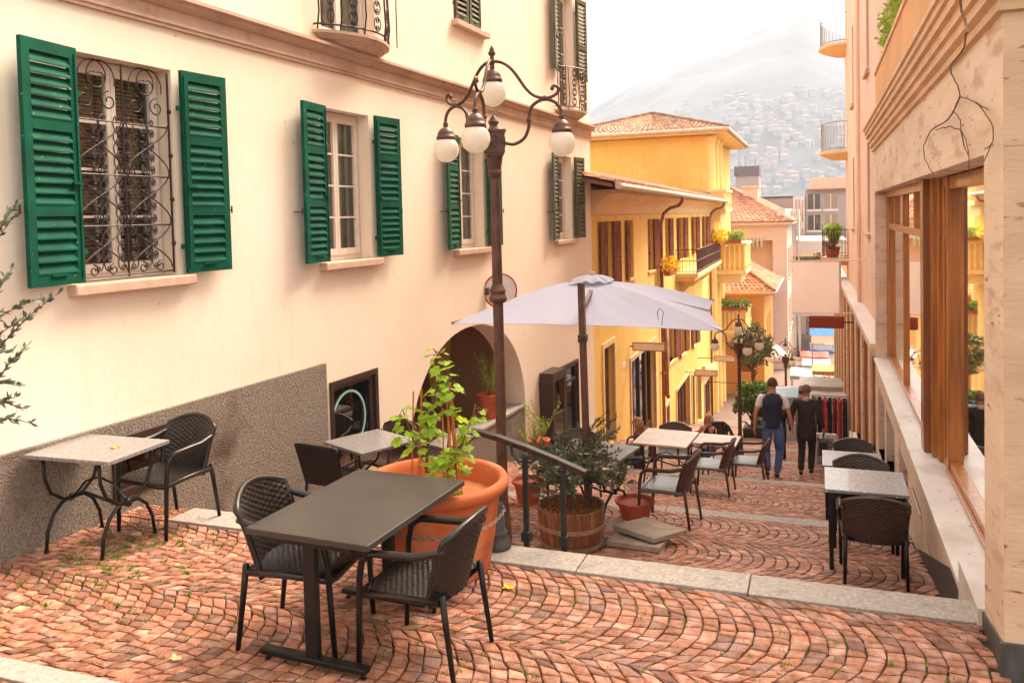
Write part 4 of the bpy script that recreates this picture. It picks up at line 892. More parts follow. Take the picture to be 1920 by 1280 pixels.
def upper_plants():
    rg = random.Random(8); T = thing('parapet_shrub', 'yellow green shrubs growing along the parapet above the travertine cornice', 'shrub', (1.3, 10, 4.68)); m_ = MB()
    for k in range(16): leafcloud(m_, (1.08+rg.uniform(-.08, .1), 9.0+k*.38, 4.85+rg.uniform(0, .45)), (.20, .30, .40), 150, .055, rg)
    ob('foliage', m_, leafl, T, rn=False); s_ = MB()
    for k in range(14): s_.tube([(1.12, 9.1+k*.4, 4.66), (1.10+rg.uniform(-.1, .1), 9.1+k*.4+rg.uniform(-.1, .1), 5.3)], .012, 4)
    ob('stem', s_, bark, T)
upper_plants()
def creeper():
    """bare creeper stems hanging over the cornice and down the travertine"""
    F = RW; rg = random.Random(4); mb = MB()
    def run(px, r0_, r1, off=.03):
        P = []
        for i, (x, y) in enumerate(px):
            nn = off if y > 60 else .175; u, z = F.hit(x, y, nn); P.append(F.p(u, nn, z))
        Q = []
        for a, b in zip(P[:-1], P[1:]):
            for k in range(4): t = k/4; Q.append(a.lerp(b, t)+V((0, rg.uniform(-.006, .006), rg.uniform(-.006, .006))))
        Q.append(P[-1]); mb.tube(Q, [r0_+(r1-r0_)*i/(len(Q)-1) for i in range(len(Q))], 5)
    run([(1800, 0), (1803, 20), (1811, 45), (1813, 62)], .007, .006, .24)
    run([(1812, 55), (1808, 90), (1782, 125), (1784, 140), (1796, 160), (1800, 180)], .005, .0042)
    run([(1800, 180), (1830, 192), (1848, 215), (1862, 238), (1862, 262), (1845, 303)], .004, .0025)
    run([(1830, 192), (1853, 206)], .005, .003); run([(1860, 272), (1846, 280)], .004, .003)
    run([(1800, 180), (1788, 208), (1801, 225), (1802, 245), (1811, 262), (1817, 292), (1817, 330)], .004, .0025)
    run([(1802, 245), (1807, 270), (1815, 290)], .005, .003)
    run([(1788, 208), (1780, 222), (1745, 245), (1731, 275), (1734, 300), (1745, 318), (1750, 330)], .006, .003)
    run([(1755, 243), (1780, 237), (1801, 244)], .004, .004); run([(1800, 182), (1790, 205)], .006, .005)
    ob('creeper', mb, bark, label='bare brown creeper stems hanging down the travertine wall above the shop window', cat='creeper', loc=F.p(7, .03, 3))
creeper()
# ---------------------------------------------------------------- pink building on the right
def pink_building():
    F = PW; B = thing('pink_building', 'tall pink rendered building with round balconies on the right beyond the travertine one', 'building', F.p(8, -2, -3)); L_ = 15.6
    wins = [(4.2, 5.0, 1.9, 3.9), (10.2, 11.0, 1.9, 3.9), (4.2, 5.0, 5.4, 7.4), (10.2, 11.0, 5.4, 7.6), (4.2, 5, 9, 11), (10.2, 11, 9, 11)]
    nb = -.14
    mb = MB(); F1 = Fr(F.p(0, nb, 0), -.8, -1); wallgrid(mb, F1, 0, L_, -.2, 14, [w_+(.16,) for w_ in wins], .16)
    mb.quad(F1.p(0, 0, -.2), F1.p(0, -6, -.2), F1.p(0, -6, 14), F1.p(0, 0, 14)); mb.quad(F1.p(L_, 0, -9), F1.p(L_, -6, -9), F1.p(L_, -6, 14), F1.p(L_, 0, 14)); mb.quad(F1.p(0, 0, 14), F1.p(L_, 0, 14), F1.p(L_, -6, 14), F1.p(0, -6, 14))
    ob('wall', mb, salm, B, rn=False)
    for a, b, c, d in wins:
        w_ = MB(); w_.fb(F1, a, b, -.15, -.1, c, d); o_ = ob('window', w_, brs, B); s_ = MB(); s_.fb(F1, a-.1, b+.1, -.14, .08, c-.1, c-.02); ob('sill', s_, sillm, o_)
    p = MB(); p.tube([F1.p(6.9, .08, 14), F1.p(6.9, .08, 0)], .05, 7); ob('downpipe', p, salm, B)
    p = MB(); p.fb(F, -.02, .12, -.30, -.12, -.2, 14); ob('corner_strip', p, pinkw, B)
    # shop level with ledge
    low = MB(); hol = []
    u = .6
    while u < 24: zf = gz(F.p(u+1, 0, 0).y); hol.append((u, u+1.9, zf+.35, -.15-(.0), .25)); u += 2.5
    wallgrid(low, F, 0, 26, -9.6, .05, hol, .25); low.quad(F.p(26, 0, -9.6), F.p(26, -6, -9.6), F.p(26, -6, .05), F.p(26, 0, .05)); ob('shop_wall', low, trav, B, rn=False)
    for a, b, c, d, _ in hol:
        W = emp('shop_window', B, F.p((a+b)/2, -.1, c)); f = MB(); f.fb(F, a, a+.12, -.2, -.04, c, d); f.fb(F, b-.12, b, -.2, -.04, c, d); f.fb(F, a+.12, b-.12, -.2, -.05, d-.15, d); f.fb(F, (a+b)/2-.04, (a+b)/2+.04, -.2, -.05, c, d-.15); ob('frame', f, woodw if c > -6 else door_b, W)
        g = MB(); g.quad(F.p(a, -.15, c), F.p(b, -.15, c), F.p(b, -.15, d), F.p(a, -.15, d)); ob('pane', g, glassr, W, rn=False)
        g = MB(); g.quad(F.p(a, -.7, c), F.p(b, -.7, c), F.p(b, -.7, d), F.p(a, -.7, d)); ob('interior', g, darkr, W, rn=False)
        s_ = MB(); s_.fb(F, a-.05, b+.05, -.2, .1, c-.07, c); ob('sill', s_, marble, W)
    lg = MB()
    for k in range(16): lg.fb(F, k*1.5+.003, k*1.5+1.497, -.14, .16, .05, .14)
    ob('ledge', lg, lgrey, B, bevel=.006); lg = MB(); lg.fb(F, 0, 24, -.1, .13, -.07, .048); ob('ledge_band', lg, cornt, B)
    # round balconies
    for zb in (.80, 4.32, 7.80, 11.4):
        BL = emp('balcony', B, F1.p(L_-.6, .2, zb)); c_ = F1.p(L_-.55, 0, 0); s_ = MB(); D = .82; rr = 1.0
        def arc(k, z, n=18): return [c_+F1.u*(rr*k*math.cos(t*math.pi/n))+F1.n*(D*k*math.sin(t*math.pi/n))+V((0, 0, z)) for t in range(n+1)]
        lv = [(.55, zb-.22), (.85, zb-.12), (1, zb-.06), (1.03, zb-.04), (1.03, zb+.04), (.97, zb+.045)]
        rows = [arc(k, z) for k, z in lv]; n_ = 19; s_.add([p_ for r_ in rows for p_ in r_], [(i*n_+j, i*n_+j+1, (i+1)*n_+j+1, (i+1)*n_+j) for i in range(len(rows)-1) for j in range(n_-1)]+[tuple(range(n_)), tuple((len(rows)-1)*n_+j for j in range(n_))]); ob('slab', s_, soff if zb > 1 else cornt, BL)
        g = MB()
        for z in (.12, .98): g.tube(arc(.95, zb+z), .014, 5)
        g.tube(arc(.95, zb+.55), .008, 4) if zb < 2 else None
        for p_ in arc(.95, zb, 22): g.tube([p_+V((0, 0, .04)), p_+V((0, 0, .98))], .008, 4)
        q = arc(.95, zb)[9]; g.tube([q, q+V((0, 0, 1.15))], .014, 5); ob('railing', g, steel if zb > 2 else ironb, BL)
    return F1
PF1 = pink_building()
def balcony_stuff():
    rg = random.Random(31); c_ = PF1.p(14.9, .42, .845)
    T = thing('potted_plant', 'spiky green plant in a large terracotta pot on the lowest round balcony', 'plant', c_); p = MB(); p.lathe([(.14, 0), (.2, .3), (.22, .32), (.2, .34), (.17, .3)], c_, 14); ob('pot', p, redp, T); l_ = MB()
    for k in range(280):
        a = rg.uniform(0, 6.28); h = rg.uniform(.3, .85); r_ = rg.uniform(.15, .62); b = c_+V((0, 0, .3)); m_ = b+V((math.cos(a)*r_*.5, math.sin(a)*r_*.5, h)); e = b+V((math.cos(a)*r_, math.sin(a)*r_, h*.8)); s_ = V((-math.sin(a), math.cos(a), 0))*.022; l_.add([b-s_*.5, b+s_*.5, m_+s_, m_-s_, e], [(0, 1, 2, 3), (3, 2, 4)], rg.random())
    ob('foliage', l_, leafl, T, rn=False)
    c2 = PF1.p(14.55, .55, .845); T = thing('trailing_plant', 'reddish trailing plant spilling from a pot at the balcony corner', 'plant', c2); p = MB(); p.lathe([(.1, 0), (.15, .24), (.16, .26), (.13, .24)], c2, 12); ob('pot', p, redp, T); l_ = MB(); leafcloud(l_, c2+V((0, 0, .4)), (.2, .2, .2), 160, .05, rg)
    for k in range(90): q = c2+V((-.42+rg.uniform(-.1, .1), -.1+rg.uniform(-.1, .1), .15-rg.random()*.75)); leafcloud(l_, q, (.05, .05, .05), 2, .05, rg)
    ob('foliage', l_, mat('reddish_leaf', (.20, .09, .03), .6, .2, 9, attr=.4), T, rn=False)
balcony_stuff()
# ---------------------------------------------------------------- street lamps
def lamp(name, label, loc, H, rz, rod=1.0, group='street lamps with hanging globes'):
    T = thing(name, label, 'street lamp', loc, rz, group); p = MB(); hb = H-.86
    p.lathe([(.085, 0), (.085, .06), (.07, .1), (.062, .4), (.055, .46), (.05, .52), (.044, .6), (.042, hb-1.2), (.068, hb-1.19), (.075, hb-1.16), (.06, hb-1.13), (.066, hb-1.10), (.042, hb-1.05), (.037, hb-.2), (.05, hb-.18), (.058, hb-.15), (.05, hb-.13), (.056, hb-.1), (.07, hb-.02), (.07, hb)], (0, 0, 0), 20)
    ob('post', p, ironb, T, local=True, smooth=False)
    b = MB(); b.box((0, 0, hb+.085), (.17, .17, .17)); b.box((0, 0, hb), (.15, .15, .04)); b.box((0, 0, hb+.175), (.19, .19, .02)); b.lathe([(.05, hb+.18), (.03, hb+.22), (.045, hb+.25), (.02, hb+.29), (0, hb+.31)], n=12)
    for k in range(4):
        for a in range(3):
            t = k*math.pi/2; c = V((math.cos(t)*.088, math.sin(t)*.088, hb+.085)); e = V((-math.sin(t), math.cos(t), 0)); b.tube(scroll(c, .055-.012*a, a*2, .8, e, V((0, 0, 1)), .5, 12), .006, 4, False)
    ob('head_box', b, ironb, T, local=True, bevel=.003)
    def globe(c, par, s=1.0):
        k = MB(); k.lathe([(.012, .13), (.02, .127), (.022, .112), (.016, .105), (.034, .095), (.058, .074), (.07, .05), (.074, .028), (.08, .026), (.08, .0), (.074, -.004)], c, 20); o_ = ob('lamp_cap', k, ironb, par, local=True, smooth=True)
        g = MB(); g.ball(V(c)+V((0, 0, -.085)), .108*s, 22); ob('globe', g, gm, o_, local=True, smooth=True)
    zt = H-.12
    for a in (R(-3), R(137), R(255)):
        e = V((math.cos(a), math.sin(a), 0)); A = MB(); P = []
        # lower S arm from the box, up over the scroll knot and down to the globe
        for x, z in ((.08, .02), (.16, .0), (.24, .06), (.28, .18), (.285, .28), (.30, .40), (.35, .47), (.42, .50), (.49, .47), (.53, .41), (.545, .34), (.545, .30)): P.append(e*x+V((0, 0, hb+.07+z*.7)))
        A.tube(smooth(P), .0135, 8)
        for x, z in ((.283, .265), (.545, .30)): A.lathe([(.014, 0), (.022, .008), (.022, .02), (.014, .03)], e*x+V((0, 0, hb+.06+z*.7)), 10)
        # upper S tie from the top down to the curl
        Q = []
        for x, z in ((.0, 0), (.05, .0), (.11, -.03), (.17, -.10), (.22, -.19), (.27, -.28), (.33, -.345), (.40, -.37), (.46, -.365), (.51, -.33), (.525, -.285), (.505, -.255), (.48, -.26), (.475, -.28)): Q.append(e*x+V((0, 0, zt+z*.80-.012)))
        A.tube(smooth(Q, 4), .013, 8); A.ball(Q[-1], .017, 8); A.ball(e*.415+V((0, 0, hb+.43)), .022, 8)
        o_ = ob('arm', A, ironb, T, local=True, smooth=True); globe(e*.545+V((0, 0, hb+.155)), o_)
    A = MB(); A.lathe([(.014, -.2), (.02, -.19), (.015, -.15), (.014, -.05), (.022, -.03), (.022, .0), (.014, .03), (.028, .045), (.03, .06), (.018, .075), (.02, .085), (.0, .12)], (0, 0, zt), 12)
    o_ = ob('finial', A, ironb, T, local=True, smooth=True); globe((0, 0, zt-.175), o_, 1.0)
    return T
LY = 6.28
lamp('street_lamp', 'tall brown street lamp with four white globes beside the orange clay pot', (atY(937, 700, LY).x, LY, gz(LY)), 4.24, R(22))
lamp('street_lamp', 'second street lamp with clear globes down the steps next to the white parasol tip', (atY(1386, 700, 20).x, 20, gz(20)+.0), 3.35, R(40))
lamp('street_lamp', 'farthest small street lamp just left of the head of the man in the dark suit', (atY(1473, 680, 31).x, 31, gz(31)), 3.6, R(40))
# bollard with chain
def bollard():
    c = V((-2.23, 5.60, .006)); T = thing('bollard', 'short fluted grey bollard with ringed foot on the granite kerb', 'bollard', c); b = MB()
    b.lathe([(.105, 0), (.11, .03), (.10, .05), (.095, .06), (.085, .085), (.078, .10), (.084, .112), (.078, .125), (.066, .135), (.05, .34), (.046, .36), (.055, .37), (.06, .39), (.05, .415), (.02, .43), (0, .432)], c, 28); ob('body', b, bollm, T, smooth=True)
    e = MB(); e.tube(scroll(c+V((-.062, 0, .38)), .018, 0, 1, V((1, 0, 0)), V((0, 0, 1)), 1, 10), .005, 5, False); ob('eyelet', e, bollm, T)
    p, q = c+V((-.07, -.02, .37)), V((-3.0, 4.7, .36)); m_ = MB(); n = 44; pts = []
    # chain drapes from the bollard round the front of the clay pot
    pc = V((-2.50, 5.17, 0)); r_ = .475
    for k in range(n+1):
        t = k/n; a = R(28)-R(150)*t; base = pc+V((math.cos(a)*r_, math.sin(a)*r_, .44-.06*math.sin(t*math.pi*.9)))
        if t < .1: base = p.lerp(base, t/.1)
        pts.append(base)
    for k in range(n):
        a, b_ = pts[k], pts[k+1]; d = (b_-a).normalized(); s_ = d.cross(V((0, 0, 1))).normalized() if k % 2 else V((0, 0, 1)); mid = (a+b_)/2; L_ = (b_-a).length*.66
        m_.tube([mid+d*L_*math.cos(x)+s_*.011*math.sin(x) for x in [2*math.pi*i/10 for i in range(11)]], .0036, 4, False)
    ob('chain', m_, steel, label='thin steel chain slung from the bollard round the big orange clay pot', cat='chain', loc=pts[0])
bollard()
# ---------------------------------------------------------------- big clay pot and vine
def vine_pot():
    c = V((-2.50, 5.17, 0.0)); T = thing('clay_pot', 'very large round orange clay pot holding a young vine behind the dark metal table', 'plant pot', c); b = MB()
    b.lathe([(.0, .0), (.35, 0), (.362, .02), (.395, .22), (.402, .23), (.402, .25), (.432, .47), (.44, .53), (.44, .545), (.475, .55), (.50, .575), (.505, .61), (.49, .635), (.46, .64), (.44, .625), (.425, .58), (.40, .50), (.395, .49), (0, .485)], c, 56); ob('pot', b, terra, T, smooth=True)
    s_ = MB(); s_.lathe([(0, .50), (.2, .503), (.405, .498)], c, 30); ob('soil', s_, mat('damp_clay_soil', (.42, .13, .045), .9, .15, 12, bump=.5, bs=60), T)
    V_ = thing('grape_vine', 'young bright green grape vine tied to thin orange canes in the big clay pot', 'vine', c+V((0, 0, .5))); rg = random.Random(12); cn = MB()
    for k, (x, y, dx) in enumerate(((-.19, .0, -.02), (-.16, .08, .0), (-.12, -.05, .01), (.10, .03, .02), (.13, .08, .01), (.08, -.04, .02), (.15, -.02, .0), (.12, .1, .03), (.20, .0, -.02))):
        h = rg.uniform(.62, .82) if k not in (0,) else .72; cn.tube([c+V((x, y, .48)), c+V((x*.7+dx, y*.6, .5+h))], .0055, 5)
    ob('cane', cn, cane, V_)
    st = MB(); lf = MB()
    def leaf(p, d, s):
        d = V(d).normalized(); sd = d.cross(V((rg.uniform(-.3, .3), rg.uniform(-.3, .3), 1))).normalized(); up = sd.cross(d)
        pro = [(0, 0), (.30, -.18), (.55, -.12), (.50, .15), (.78, .32), (.52, .50), (.60, .75), (.28, .72), (0, 1.12), (-.28, .72), (-.60, .75), (-.52, .50), (-.78, .32), (-.50, .15), (-.55, -.12), (-.30, -.18)]
        ctr = p+d*s*.45-up*s*.08; vs = [ctr]+[p+sd*(x*s)+d*(y*s)-up*s*(.16*abs(x)+.12*y*y)+up*rg.uniform(-.05, .05)*s for x, y in pro]
        lf.add(vs, [(0, i+1, (i+1) % len(pro)+1) for i in range(len(pro))], min(1, max(.05, rg.gauss(.55, .25))))
    stems = [[(-.13, .02, .5), (-.13, .0, .72), (-.10, .02, .95), (-.05, .0, 1.10), (0, .02, 1.22), (.03, .02, 1.36), (-.02, 0, 1.42)], [(-.12, 0, .55), (-.15, 0, .7), (-.24, -.02, .85), (-.33, 0, .98), (-.36, 0, 1.05)],
             [(.11, 0, .5), (.11, 0, .62), (.06, .0, .72), (.1, .02, .9), (.07, 0, 1.1), (.1, 0, 1.22)], [(.11, 0, .6), (.18, 0, .75), (.25, 0, .86), (.33, 0, .98), (.38, 0, 1.08)], [(-.1, 0, .9), (-.14, 0, 1.0), (-.13, 0, 1.13)],
             [(.1, 0, .62), (.16, .02, .7), (.13, 0, .8)], [(.02, .02, 1.1), (.1, .02, 1.2), (.13, .02, 1.25)]]
    ez = lambda q: c+CR*(q[0]*.68+.03)+V((0, 0, q[2]*1.10-.05))+V((0, .10*q[1]/.1 if q[1] else 0, 0))
    for si, s_ in enumerate(stems):
        P = [ez(q) for q in s_]; st.tube(P, [.011-.007*i/len(P) if si in (0, 2) else .006-.003*i/len(P) for i in range(len(P))], 6)
        for i in range(1, len(P)):
            for k in range(8 if i > 1 else 2):
                q = P[i-1].lerp(P[i], rg.random()); d = V((rg.uniform(-1, 1), rg.uniform(-1, .5), rg.uniform(-.7, .35))); d.normalize(); e = q+d*rg.uniform(.02, .10); st.tube([q, (q+e)/2+V((0, 0, .01)), e], .002, 4, False); leaf(e, d+V((0, 0, -.3)), rg.uniform(.035, .092) if i < len(P)-1 else rg.uniform(.03, .06))
    ob('stem', st, bark, V_, smooth=True); ob('foliage', lf, leafv, V_, rn=False)
vine_pot()
# ---------------------------------------------------------------- olive-like shrubs
def sprig(mb, lf, p, d, L_, rg, ls=.045, dens=34, r=.004, droop=.3):
    p = V(p); d = V(d).normalized(); P = [p]; n = max(4, int(L_/.05))
    for i in range(n): d = (d+V((rg.uniform(-.12, .12), rg.uniform(-.12, .12), rg.uniform(-.10, .10)-droop*.04))).normalized(); P.append(P[-1]+d*L_/n)
    mb.tube(P, [r*(1-.7*i/n) for i in range(n+1)], 5)
    for k in range(int(L_*dens)):
        t = rg.uniform(.12, 1)*n; i = min(n-1, int(t)); q = P[i].lerp(P[i+1], t-i); dd = (P[i+1]-P[i]).normalized(); a = rg.uniform(0, 6.28)
        s1 = dd.cross(V((.2, .3, 1))).normalized(); s2 = s1.cross(dd); o_ = (dd*.9+s1*math.cos(a)*.8+s2*math.sin(a)*.8).normalized(); w_ = o_.cross(dd+V((0, .1, .3))).normalized(); l = ls*rg.uniform(.6, 1.2); h = l*.19
        lf.add([q, q+o_*l*.5+w_*h, q+o_*l, q+o_*l*.5-w_*h], [(0, 1, 2, 3)], min(1, max(.02, rg.gauss(.5, .25))))
    return P
def barrel():
    by = 7.32; bx = atY(1071, 960, by).x; gzv = gz(by)-.015; c = V((bx, by, gzv+.01)); T = thing('half_barrel', 'weathered half wine barrel planter with two iron hoops standing behind the kerb', 'barrel', c); n = 26
    st = MB()
    for k in range(n):
        t0, t1 = 2*math.pi*(k+.02)/n, 2*math.pi*(k+.98)/n; rows = [(.262, 0), (.29, .12), (.306, .25), (.314, .40), (.288, .40), (.27, .30)]; vs = []
        for r_, z in rows:
            for t in (t0, t1): vs.append(c+V((r_*math.cos(t), r_*math.sin(t), z+(.004*math.sin(k*7) if z > .3 else 0))))
        st.add(vs, [(2*i, 2*i+1, 2*i+3, 2*i+2) for i in range(len(rows)-1)], .1+.8*((k*37) % 11)/11)
    st.lathe([(.268, .001), (.284, .12), (.298, .25), (.30, .38)], c, 26)
    ob('stave', st, oak, T, rn=False)
    for z, r_ in ((.235, .3065), (.065, .280)): h = MB(); h.lathe([(r_-.006, z-.02), (r_+.003, z-.02), (r_+.006, z+.018), (r_-.004, z+.018)], c, 40); ob('hoop', h, hoop, T, smooth=False)
    rg = random.Random(2); s_ = MB(); s_.lathe([(0, .33), (.28, .325)], c, 24)
    ob('soil', s_, soil, T); s_ = MB()
    for k in range(1100):
        a = rg.uniform(0, 6.28); r_ = .275*rg.random()**.5; q = c+V((r_*math.cos(a), r_*math.sin(a), .332+rg.uniform(0, .012))); z = rg.uniform(.005, .010); s_.add([q+V((z, 0, 0)), q+V((0, z, 0)), q-V((z, 0, 0)), q-V((0, z, 0)), q+V((0, 0, z))], [(0, 1, 4), (1, 2, 4), (2, 3, 4), (3, 0, 4)], rg.random())
    ob('clay_pebbles', s_, clayb, T, rn=False)
    O = thing('olive_shrub', 'bushy dark olive shrub growing in the half barrel under the parasol pole', 'shrub', c+V((0, 0, .33))); b = MB(); l_ = MB(); tr = [c+V((.02, 0, .3)), c+V((.015, 0, .50)), c+V((-.0, .02, .64)), c+V((-.02, .02, .76))]
    b.tube(tr, [.019, .016, .013, .010], 7)
    for k in range(70):
        a = rg.uniform(0, 6.28); q = tr[1].lerp(tr[3], rg.uniform(.3, 1)) if k > 12 else tr[2]; el = rg.uniform(-.12, .95); L_ = rg.uniform(.28, .50)
        if k < 6: a = R(rg.uniform(-40, 40)); el = rg.uniform(-.1, .2); L_ = .48
        if k in (8, 9): a = R(60); el = 1.6; L_ = .72
        P = sprig(b, l_, q, (math.cos(a), math.sin(a), el), L_, rg, .058, 80, .006)
        for _ in range(4): i = rg.randint(1, len(P)-2); sprig(b, l_, P[i], (math.cos(a)+rg.uniform(-.9, .9), math.sin(a)+rg.uniform(-.9, .9), rg.uniform(-.3, .8)), rg.uniform(.12, .26), rg, .052, 95, .003)
    ob('branch', b, bark, O); ob('foliage', l_, leafo, O, rn=False)
barrel()
def left_olive():
    rg = random.Random(19); Y = 2.55; base = V((-3.85, 2.35, .14)); T = thing('olive_tree', 'slender grey green olive tree reaching in at the left edge before the wall', 'olive tree', base); tk = MB(); l_ = MB()
    pot = MB(); pot.lathe([(.17, 0), (.24, .38), (.26, .4), (.24, .42), (.2, .36), (0, .36)], base, 20); po = ob('pot', pot, terra, T)
    P = [base+V((0, 0, .3)), base+V((.02, 0, .8)), base+V((-.02, .02, 1.3)), base+V((.0, 0, 1.9)), base+V((.02, 0, 2.5))]; tk.tube(P, [.028, .024, .02, .014, .008], 7)
    tg = [((-40, 700), (117, 545)), ((-40, 770), (60, 640)), ((-50, 640), (75, 560)), ((-40, 520), (30, 385)), ((-40, 640), (25, 500)), ((-50, 800), (62, 795)), ((-50, 760), (45, 770)), ((-50, 740), (40, 725)), ((-60, 700), (40, 600)), ((-60, 690), (25, 660)), ((-60, 560), (28, 405)), ((-60, 800), (30, 745)), ((-70, 600), (20, 590))]
    for (a, b_) in tg:
        p, q = atY(a[0], a[1], Y), atY(b_[0], b_[1], Y+.1); par = min(P, key=lambda t: (t-p).length); tk.tube([par, (par+p)/2+V((0, 0, .03)), p], [.009, .006, .004], 5)
        n = 12; d = (q-p); pts = [p+d*(i/n)+V((0, 0, .03*math.sin(i/n*3.1))) for i in range(n+1)]; tk.tube(pts, [.0038*(1-.6*i/n) for i in range(n+1)], 5)
        for k in range(int(d.length*120)):
            t = rg.uniform(.1, 1); c_ = p+d*t+V((0, 0, .03*math.sin(t*3.1))); o_ = (d.normalized()+V((rg.uniform(-1, 1), rg.uniform(-1, 1), rg.uniform(-1, 1)))*.75).normalized(); w_ = o_.cross(V((rg.uniform(-1, 1), rg.uniform(-1, 1), .4))).normalized(); L_ = rg.uniform(.024, .046); l_.add([c_, c_+o_*L_*.5+w_*L_*.2, c_+o_*L_, c_+o_*L_*.5-w_*L_*.2], [(0, 1, 2, 3)], rg.random()*.9+.05)
    ob('branch', tk, bark, T); ob('foliage', l_, leafs, T, rn=False)
left_olive()
# ---------------------------------------------------------------- handrails
def handrail1():
    y = 5.80; T = thing('handrail', 'dark iron handrail with flat sloping top bar on slim square posts by the barrel', 'handrail', (-2.0, y, 0)); b = MB()
    pts = [atY(866, 803, y+.25), atY(900, 808, y+.15), atY(935, 818, y+.07), atY(985, 836, y), atY(1045, 860, y), atY(1098, 884, y)]
    for k, (a, c_) in enumerate(zip(pts[:-1], pts[1:])): b.bar(a, c_+(c_-a)*.02, .062, .018); b.bar(a-V((0, 0, .026)), c_-V((0, 0, .026)), .024, .026)
    ob('rail', b, iron, T, bevel=.003); mt = mat('dark_green_iron', (.018, .022, .018), .5, .2, 12)
    for px, top in ((988, 858), (1058, 882)):
        q = atY(px, 1016 if px < 1000 else 1020, y); x = q.x; zt = atY(px, top, y).z; s_ = MB(); s_.box((x, y, zt/2+.0-.04), (.036, .036, zt+.08)); s_.box((x, y, .035), (.065, .065, .07)); s_.lathe([(.026, zt), (.03, zt+.01), (.018, zt+.025), (0, zt+.03)], (x, y, 0), 10)
        rt = atY(px, 838 if px < 1000 else 866, y).z
        s_.tube([V((x, y, zt-.03)), V((x-.05, y, zt-.03)), V((x-.10, y, zt+.02)), V((x-.11, y, rt+.02 if px < 1000 else rt))], .012, 6); s_.tube([V((x, y, zt-.03)), V((x+.05, y, zt-.03)), V((x+.08, y, zt)), V((x+.08, y, rt-.04))], .012, 6)
        ob('post', s_, mt, T)
handrail1()
def handrail2():
    T = thing('handrail', 'iron handrail with ring ornaments running down the steps left of the man in the vest', 'handrail', (-1.9, 17, gz(17))); b = MB(); pts = [atY(q[0], q[1], q[2]) for q in ((1336, 793, 15.5), (1356, 792, 15.7), (1366, 800, 16), (1382, 832, 17), (1398, 862, 18), (1414, 882, 19))]
    b.tube(pts, .03, 6); lo = [p-V((0, 0, .32)) for p in pts]; b.tube(lo[1:], .018, 5); ob('rail', b, iron, T); r_ = MB()
    for k in range(8):
        t = k/7*4.6; i = min(4, int(t)); c_ = pts[i].lerp(pts[i+1], t-i)-V((0, 0, .16)); d = (pts[i+1]-pts[i]).normalized(); r_.tube([c_+d*.13*math.cos(x)+V((0, 0, 1))*.13*math.sin(x) for x in [2*math.pi*j/14 for j in range(15)]], .014, 5, False)
    ob('ring', r_, iron, T); s_ = MB()
    for p in (pts[1], pts[3], pts[5]): s_.box((p.x, p.y, (p.z+gz(p.y))/2), (.05, .05, p.z-gz(p.y)))
    for k in range(10):
        t = k/9*4; i = min(4, int(t)+1); p = pts[i].lerp(pts[min(5, i+1)], t % 1); s_.box((p.x, p.y, (p.z-.32+gz(p.y))/2), (.02, .02, max(.1, p.z-.32-gz(p.y))))
    ob('post', s_, iron, T)
handrail2()
